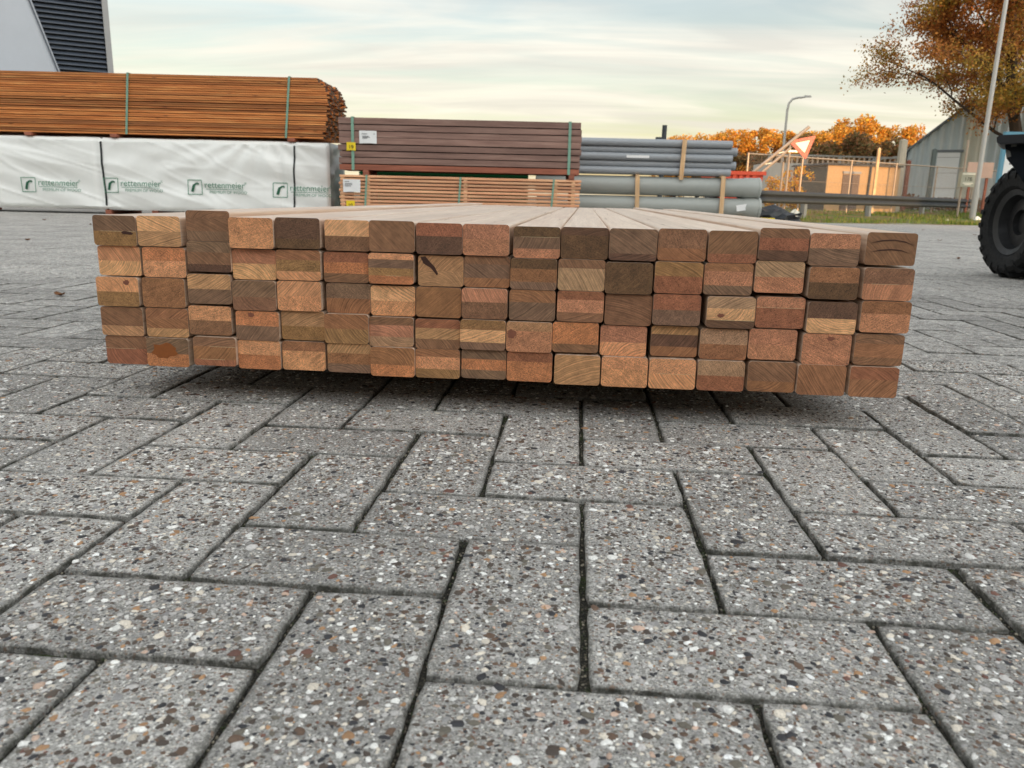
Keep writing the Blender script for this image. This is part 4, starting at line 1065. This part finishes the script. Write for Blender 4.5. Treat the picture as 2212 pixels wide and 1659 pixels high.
for k in range(9):
    z = a.z-.42-k*.12; mb = MB(); mb.box(a.x+.08, a.x+.11, IY-.004, IY-.001, z, z+.035); mb.box(a.x+.17, a.x+.17+random.uniform(.3, .8), IY-.004, IY-.001, z, z+.035); mb.build('print_line', M_INK, brd)

# debris by the pipe ends
M_BLACKPL = mat_var('black_plastic', rgb(22,24,26), .35, .3, 4)
def crumple(name, lab, cat, cx_, cy_, rx, ry, rz, m, seed, sub=3, z0=0.0):
    import bmesh
    bmn = bmesh.new(); bmesh.ops.create_icosphere(bmn, subdivisions=sub, radius=1.0)
    for v_ in bmn.verts:
        k = 1 + .35*mnoise.noise(v_.co*2.2+Vector((seed, 0, 0))) + .22*mnoise.noise(v_.co*5+Vector((0, seed, 0)))
        v_.co = Vector((v_.co.x*rx*k, v_.co.y*ry*k, max(-.0, v_.co.z*k)*rz))
    me = bpy.data.meshes.new(name); bmn.to_mesh(me); bmn.free(); me.materials.append(m)
    return tag(link(name, me, None, (cx_, cy_, z0)), lab, cat)
g0 = gr(1672, 474); crumple('plastic_heap', 'heap of crumpled black plastic beside the thick pipe ends', 'plastic heap', 6.15, 19.2, .7, .5, .36, M_BLACKPL, 1)
crumple('white_bag', 'small white plastic bag on the black plastic heap', 'bag', 6.62, 18.95, .10, .10, .16, M_WHITE, 5, 2, .16)
mb = MB(); mb.box(5.3, 5.95, 18.3, 18.42, 0, .12); mb.box(5.33, 5.40, 18.28, 18.299, .01, .11, 1); mb.box(5.6, 5.66, 18.28, 18.299, .01, .11, 1)
tag(mb.build('yellow_block', [M_YELLOW, M_BLACKPL]), 'yellow and black plastic block lying beside the black plastic heap', 'block')
for k, (x, y) in enumerate(((15.2, 26.0), (15.6, 26.3), (13.9, 25.4))):
    crumple('litter', ['crumpled white litter on the grass verge, largest of three', 'crumpled white litter on the grass verge, smallest of three', 'crumpled beige litter lying at the grass verge edge'][k], 'litter', x, y+.3, .12-.03*k, .1, .2-.05*k, M_PAPER, 11+k, 2)

# ------------------------------------------------------------------ wheel loader at the right
M_RUBBER = mat_var('black_rubber', rgb(11,12,13), .8, .4, 9, bump=.3, bdist=.004)
M_RIM = mat_var('dark_rim', rgb(24,25,27), .45, .2, 5)
M_NAVY = mat_var('dark_navy_paint', rgb(18,22,29), .38, .2, 6)
M_FENDER = mat_var('worn_black_plastic', rgb(34,34,36), .6, .35, 12, bump=.2)
M_CHIP = mat_var('chipped_paint', rgb(120,118,112), .7, .3, 30)
gw = gr(2238, 603)
ldr = thing('wheel_loader', 'dark compact wheel loader with chunky black tyre at the yard edge', 'wheel loader', (gw.x-.07, gw.y+.05, 0), R(-92))
WR, WWd = .348, .30
def tyre():
    mb = MB(); n = 60
    prof = [(.20, -.10), (.225, -.135), (.29, -.15), (.318, -.135), (.325, -.10), (.327, 0), (.325, .10), (.318, .135), (.29, .15), (.225, .135), (.20, .10)]
    for k in range(n):
        a = 2*math.pi*k/n
        for (r_, y) in prof: mb.v.append((r_*math.cos(a), y, r_*math.sin(a)))
    m_ = len(prof)
    for k in range(n):
        for i in range(m_-1): mb.f.append((k*m_+i, k*m_+i+1, ((k+1) % n)*m_+i+1, ((k+1) % n)*m_+i)); mb.m.append(0)
    nl = 22
    for k in range(nl):          # chevron lugs
        for s_ in (-1, 1):
            a0 = 2*math.pi*(k + (.25 if s_ > 0 else -.25))/nl
            segs = [(.02, 0.0), (.07, -.05), (.115, -.085), (.155, -.10)]; w_ = .055
            P = []
            for (y, da) in segs:
                rt = .348 if y < .12 else (.340 if y < .14 else .305)
                rb = .31 if y < .14 else .27
                for (da2, r_) in ((-w_, rb), (-w_*.8, rt), (w_*.8, rt), (w_, rb)):
                    aa = a0+da+da2; P.append((r_*math.cos(aa), s_*y, r_*math.sin(aa)))
            Fq = []
            for q in range(len(segs)-1):
                for e in range(3): Fq.append((q*4+e, q*4+e+1, q*4+e+5, q*4+e+4))
            Fq += [(0,3,2,1), tuple(len(P)-4+e for e in range(4))]
            mb.add(P, Fq if s_ > 0 else [f[::-1] for f in Fq])
    return mb
def rim():
    mb = MB(); n = 36; prof = [(.0, -.03), (.07, -.03), (.08, -.06), (.15, -.05), (.17, -.10), (.205, -.115), (.205, .10), (.0, .10)]
    for k in range(n):
        a = 2*math.pi*k/n
        for (r_, y) in prof: mb.v.append((r_*math.cos(a), y, r_*math.sin(a)))
    m_ = len(prof)
    for k in range(n):
        for i in range(m_-1): mb.f.append((k*m_+i, k*m_+i+1, ((k+1) % n)*m_+i+1, ((k+1) % n)*m_+i)); mb.m.append(0)
    return mb
tm = tyre().mesh('tyre', M_RUBBER, True); rm = rim().mesh('rim', M_RIM, True)
for (x, y) in ((0, 0), (1.45, 0), (0, .95), (1.45, .95)):
    w_ = link('wheel', None, ldr, (x, y, WR+.002), (0, random.uniform(0, 1), 0 if y < .5 else math.pi)); link('tyre', tm, w_); link('rim', rm, w_)
ldi = (Matrix.Translation(ldr.location) @ ldr.rotation_euler.to_matrix().to_4x4()).inverted()
def slab(pix, Y0, Y1, name, m):            # plate traced at its depth, given its own thickness
    mb = MB(); P = [at(x, y, Y0) for x, y in pix]; P = [(p.x, p.z) for p in P]
    if sum(P[i][0]*P[(i+1) % len(P)][1]-P[(i+1) % len(P)][0]*P[i][1] for i in range(len(P))) < 0: P = P[::-1]
    mb.prism(P, Y0, Y1); mb.v = [tuple(ldi @ Vector((v_[0]+(v_[1]-Y0)*.66, v_[1], v_[2]))) for v_ in mb.v]; return mb.build(name, m, ldr)
slab([(2153,296), (2160,292), (2225,289), (2300,289), (2300,307), (2225,308), (2160,311), (2153,307)], 4.72, 5.15, 'fender', M_FENDER)
slab([(2171,311), (2300,309), (2300,440), (2235,425), (2212,396), (2192,364), (2174,342)], 4.80, 5.06, 'fender_support', M_NAVY)
slab([(2173,322), (2182,326), (2184,338), (2175,340)], 4.79, 4.799, 'paint_chip', M_CHIP)
slab([(2184,313), (2196,312), (2196,316), (2184,317)], 4.79, 4.799, 'bolt_plate', M_CHIP)
mb = MB(); mb.prism([(-.10, .20), (1.75, .20), (1.9, .45), (1.9, 1.0), (1.2, 1.05), (.62, 1.0), (.30, .55), (-.10, .45)], .22, .78); mb.build('chassis', M_NAVY, ldr)
mb = MB(); mb.box(1.0, 1.85, .25, .75, 1.05, 1.3); mb.build('engine_cover', M_NAVY, ldr)
for (x, y) in ((.55, .22), (.55, .78), (1.25, .22), (1.25, .78)):
    mb = MB(); mb.tube([(x, y, 1.0), (x+.03, y, 1.95)], .025, 8); mb.build('roll_bar', M_FENDER, ldr, True)
mb = MB(); mb.box(.45, 1.40, .15, .85, 1.95, 2.02); mb.build('roof', M_FENDER, ldr)
mb = MB(); mb.box(.75, 1.1, .35, .65, 1.06, 1.12); mb.box(1.05, 1.14, .35, .65, 1.1, 1.5); mb.build('seat', M_FENDER, ldr)

# ------------------------------------------------------------------ trees
M_BARK = mat_var('bark', rgb(72,58,46), .9, .3, 5, stretch=(3,3,.7), bump=.6, bdist=.03)
def leaf_quads(pts, size, cols, rg, flat=.3):
    n = len(pts); nrm = rg.normal(0, 1, (n, 3)); nrm[:,2] += flat; nrm /= np.linalg.norm(nrm, axis=1)[:,None]
    t1 = np.cross(nrm, rg.normal(0, 1, (n, 3))); t1 /= np.linalg.norm(t1, axis=1)[:,None]; t2 = np.cross(nrm, t1)
    s = size*rg.uniform(.6, 1.35, n)[:,None]
    v = np.stack([pts-t1*s*.5, pts+t2*s*.32, pts+t1*s*.5, pts-t2*s*.32], 1).reshape(-1, 3).astype(np.float32)
    f = np.arange(4*n, dtype=np.int32).reshape(-1, 4)
    c = np.repeat(cols, 4, 0).astype(np.float32); return v, f, c
def palette(cols, n, rg, jit=.18):
    a = np.array([rgb(*c)[:3] for c in cols]); return np.clip(a[rg.integers(0, len(a), n)]*rg.uniform(1-jit, 1+jit, (n, 1))*rg.uniform(.93, 1.07, (n, 3)), 0, .9)
def big_tree(name, lab, base, H, seed):
    rg = np.random.default_rng(seed); rr = random.Random(seed); o = thing(name, lab, 'tree', base)
    mb = MB(); tips = []
    def grow(p, d, L, r_, lvl):
        pts = [p]; q = p; dd = d.copy(); ns = 5
        for i in range(ns):
            dd = (dd + Vector((rr.gauss(0, .10), rr.gauss(0, .10), rr.gauss(.02 if lvl < 2 else -.01, .07)))).normalized()
            q = q + dd*L/ns; pts.append(q)
        rad = [r_*(1-.55*i/ns) for i in range(ns+1)]
        mb.tube(pts, rad, 8 if lvl < 2 else (5 if lvl < 3 else 3), False)
        if lvl >= 2:
            for i in range(1, ns+1): tips.append((pts[i], lvl))
        if lvl >= 4: return
        nb_ = [15, 7, 5, 4][lvl]
        for k in range(nb_):
            t = .16 + .82*(k+rr.random()*.6)/nb_ if lvl else .20 + .78*(k+rr.random()*.5)/nb_
            i = min(int(t*ns), ns-1); q = pts[i].lerp(pts[i+1], t*ns-i)
            az = rr.uniform(0, 2*math.pi) if lvl else k*2.4+rr.uniform(-.4, .4)
            side = Vector((math.cos(az), math.sin(az), 0))
            if lvl == 0: nd = (side*1.0 + Vector((0, 0, .16+.6*t))).normalized(); nl = H*(.50-.22*t)*rr.uniform(.85, 1.12)
            else: nd = (dd*.75 + side*.75 + Vector((0, 0, rr.uniform(-.22, .25)))).normalized(); nl = L*rr.uniform(.42, .62)
            grow(q, nd, nl, r_*(.30 if lvl == 0 else .48)*(1-.3*t), lvl+1)
    grow(Vector((0, 0, -.2)), Vector((0, 0, 1)), H, .30, 0)
    mb.build('trunk', M_BARK, o, True)
    T = np.array([tuple(t[0]) for t in tips]); lv = np.array([t[1] for t in tips])
    dens = np.array([mnoise.noise(Vector(t)*.55) for t in T])
    rad = np.hypot(T[:,0], T[:,1])
    pick = T[(dens + rg.normal(0, .18, len(T)) - .03*np.maximum(rad-4.8, 0)) > -.30]
    m_ = 150000; idx = rg.integers(0, len(pick), m_); pts = pick[idx] + rg.normal(0, .22, (m_, 3))
    cn = np.array([mnoise.noise(Vector(p)*.45) for p in pts[::1]])
    c1_ = palette([(200,134,70), (178,114,60), (216,152,80), (152,104,60)], m_, rg); c2_ = palette([(184,150,70), (156,136,68), (212,164,76)], m_, rg)
    cols = np.where((cn + rg.normal(0, .15, m_) > .12)[:,None], c2_, c1_)
    v, f, c = leaf_quads(pts, .125, cols, rg); link('crown', np_mesh('crown', v, f, M_LEAF, c, False), o); return o
big_tree('oak_tree', 'tall half-bare oak with brown autumn leaves in front of the shed', (23.3, 37.5, .25), 13.5, 5)

def clump_tree(seed, H, W, cols, nleaf, size):
    rg = np.random.default_rng(seed); rr = random.Random(seed)
    mb = MB(); mb.tube([(0,0,-.3), (.05,0,H*.3), (0,.05,H*.62), (.05,0,H*.9)], [.022*H, .018*H, .012*H, .004*H], 6, False)
    blobs = []
    for k in range(44):
        a = rr.uniform(0, 2*math.pi); z = rr.uniform(.16, .95); w_ = W*math.sin(math.pi*min(1, (z-.08)/.95))**.6
        q = rr.uniform(.15, .9)*w_; blobs.append((q*math.cos(a), q*math.sin(a), z*H, rr.uniform(.10, .24)*W))
        mb.tube([(0, 0, z*H*.6), (q*math.cos(a), q*math.sin(a), z*H)], [.008*H, .002*H], 4, False)
    B = np.array(blobs); idx = rg.integers(0, len(B), nleaf)
    d = rg.normal(0, 1, (nleaf, 3)); d /= np.linalg.norm(d, axis=1)[:,None]; d *= (rg.uniform(.25, 1.12, nleaf)**.6)[:,None]
    pts = B[idx,:3] + d*B[idx,3][:,None]; pts[:,2] = np.maximum(pts[:,2], .3)
    v, f, c = leaf_quads(pts, size, palette(cols, nleaf, rg, .25), rg)
    return mb.mesh('trunk', M_BARK, True), np_mesh('crown', v, f, M_LEAF, c, False)
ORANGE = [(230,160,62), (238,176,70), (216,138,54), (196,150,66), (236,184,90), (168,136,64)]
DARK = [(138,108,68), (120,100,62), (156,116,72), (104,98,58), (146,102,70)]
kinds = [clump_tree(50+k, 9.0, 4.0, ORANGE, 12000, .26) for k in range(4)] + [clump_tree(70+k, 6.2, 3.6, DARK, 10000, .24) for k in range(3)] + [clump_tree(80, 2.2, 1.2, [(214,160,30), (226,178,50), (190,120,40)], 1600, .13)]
def plant(kind, x, y, z, sc_, szz, name, lab, group, rz):
    tr_, cr_ = kinds[kind]; o = thing(name, lab, 'tree', (x, y, z), rz, group); o.scale = (sc_, sc_, szz)
    link('trunk', tr_, o); link('crown', cr_, o); return o
LABO = 'sunlit orange autumn tree in the far row beyond the fence'
xs = [15.6, 18.2, 20.9, 23.8, 26.6, 29.4, 32.2, 35.0, 37.8, 40.7, 43.6, 46.8]
tops = [7.0, 7.4, 7.7, 8.6, 8.9, 9.0, 9.4, 9.2, 9.0, 8.8, 8.8, 8.8]
for k, x in enumerate(xs):
    plant(k % 4, x, 80+random.uniform(-2.5, 2.5), -.05, random.uniform(.9, 1.1)*(.78 if k < 2 else 1), tops[k]/9.0*(.97 if k < 4 else .885)*random.uniform(.97, 1.04), 'orange_tree', LABO, 'sunlit orange trees in the far row', random.uniform(0, 6))
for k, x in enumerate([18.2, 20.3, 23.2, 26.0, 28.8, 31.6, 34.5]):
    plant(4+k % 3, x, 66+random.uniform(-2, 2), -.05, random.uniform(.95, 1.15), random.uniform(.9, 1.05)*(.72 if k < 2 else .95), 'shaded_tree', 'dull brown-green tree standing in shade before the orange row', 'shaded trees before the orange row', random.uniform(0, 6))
plant(7, 9.9, 28.6, .1, .62, .72, 'yellow_shrub', 'taller yellow-leaved shrub behind the fence beside the give-way sign', None, 1.0)
plant(7, 9.0, 28.2, .1, .6, .55, 'yellow_shrub', 'low yellow-orange shrub behind the fence beside the orange skip', None, 3.0)
def hedge(x0, x1, y, h_, cols, lab, seed):
    rg = np.random.default_rng(seed); n = 9000
    pts = np.stack([rg.uniform(x0, x1, n), y + rg.normal(0, .35, n), rg.uniform(0, 1, n)**.8*h_], -1)
    pts[:,2] *= .75+.35*np.array([mnoise.noise(Vector((p[0]*1.3, seed, 0))) for p in pts])
    v, f, c = leaf_quads(pts, .13, palette(cols, n, rg, .25), rg)
    o = thing('hedge', lab, 'hedge', ((x0+x1)/2, y, 0)); v = v - np.array([(x0+x1)/2, y, 0], np.float32); link('foliage', np_mesh('foliage', v, f, M_LEAF, c, False), o)
    mb = MB()
    for x in np.arange(x0+.2, x1, .45): mb.tube([(x-(x0+x1)/2, 0, -.1), (x-(x0+x1)/2+.05, .05, h_*.8)], [.03, .01], 5)
    mb.build('stems', M_BARK, o)
hedge(16.0, 26.5, 35.5, 1.15, [(110,66,36), (92,60,34), (130,80,40), (86,74,40)], 'low brown hedge along the verge under the oak', 3)

# ------------------------------------------------------------------ unseen halls added behind the camera, sized and spaced to shade the yard
M_HALL = mat_var('hall_cladding', rgb(150,152,154), .6, .1, .5); M_HROOF = mat_var('hall_roof', rgb(96,98,100), .7, .15, .4); M_HDOOR = mat_var('hall_door', rgb(84,92,100), .5, .1, 1)
def hall(name, lab, x0, x1, y0, y1, h_):
    o = thing(name, lab, 'building'); mb = MB(); mb.box(x0, x1, y0, y1, 0, h_); mb.build('wall', M_HALL, o)
    mb = MB(); mb.box(x0-.3, x1+.3, y0-.3, y1+.3, h_+.002, h_+.4); mb.build('roof', M_HROOF, o)
    x = x0+5
    while x < x1-6:
        mb = MB(); mb.box(x, x+4, y1+.002, y1+.06, 0, 4.5); mb.build('roller_door', M_HDOOR, o); x += 11
hall('shade_hall', 'long unseen grey hall added behind the camera to shade the timber stacks', -85, 27.4, -34, -22, 12.6)
hall('tall_shade_hall', 'taller unseen grey hall added across the gap to shade the far trees', 40.6, 150, -28, -22, 13.4)

# dry leaves blown about the yard
M_DRY = mat_var('dry_leaf', rgb(120,78,44), .8, .3, 40)
def dry_leaf():
    mb = MB(); n = 7; V = []
    for i in range(n):
        t = i/(n-1); w_ = .016*math.sin(math.pi*min(1, t*.96+.04))**.7; z = .003+.010*(t-.5)**2*4
        V += [((t-.5)*.06, -w_, z+.005), ((t-.5)*.06, 0, z), ((t-.5)*.06, w_, z+.006)]
    mb.add(V, [f for i in range(n-1) for f in ((3*i, 3*i+3, 3*i+4, 3*i+1), (3*i+1, 3*i+4, 3*i+5, 3*i+2))]); return mb.mesh('dry_leaf', M_DRY, True)
dl = dry_leaf()
for (px_, py_) in ((96, 476), (196, 486), (60, 520), (2030, 520), (2070, 560), (2105, 508), (1995, 497), (130, 640)):
    p = gr(px_, py_, .002); o = link('dry_leaf', dl, None, (p.x, p.y, .002), (0, 0, random.uniform(0, 6.2)))
    tag(o, 'small dry brown leaf lying flat on the open pavers', 'leaf', 'dry leaves on the pavers')
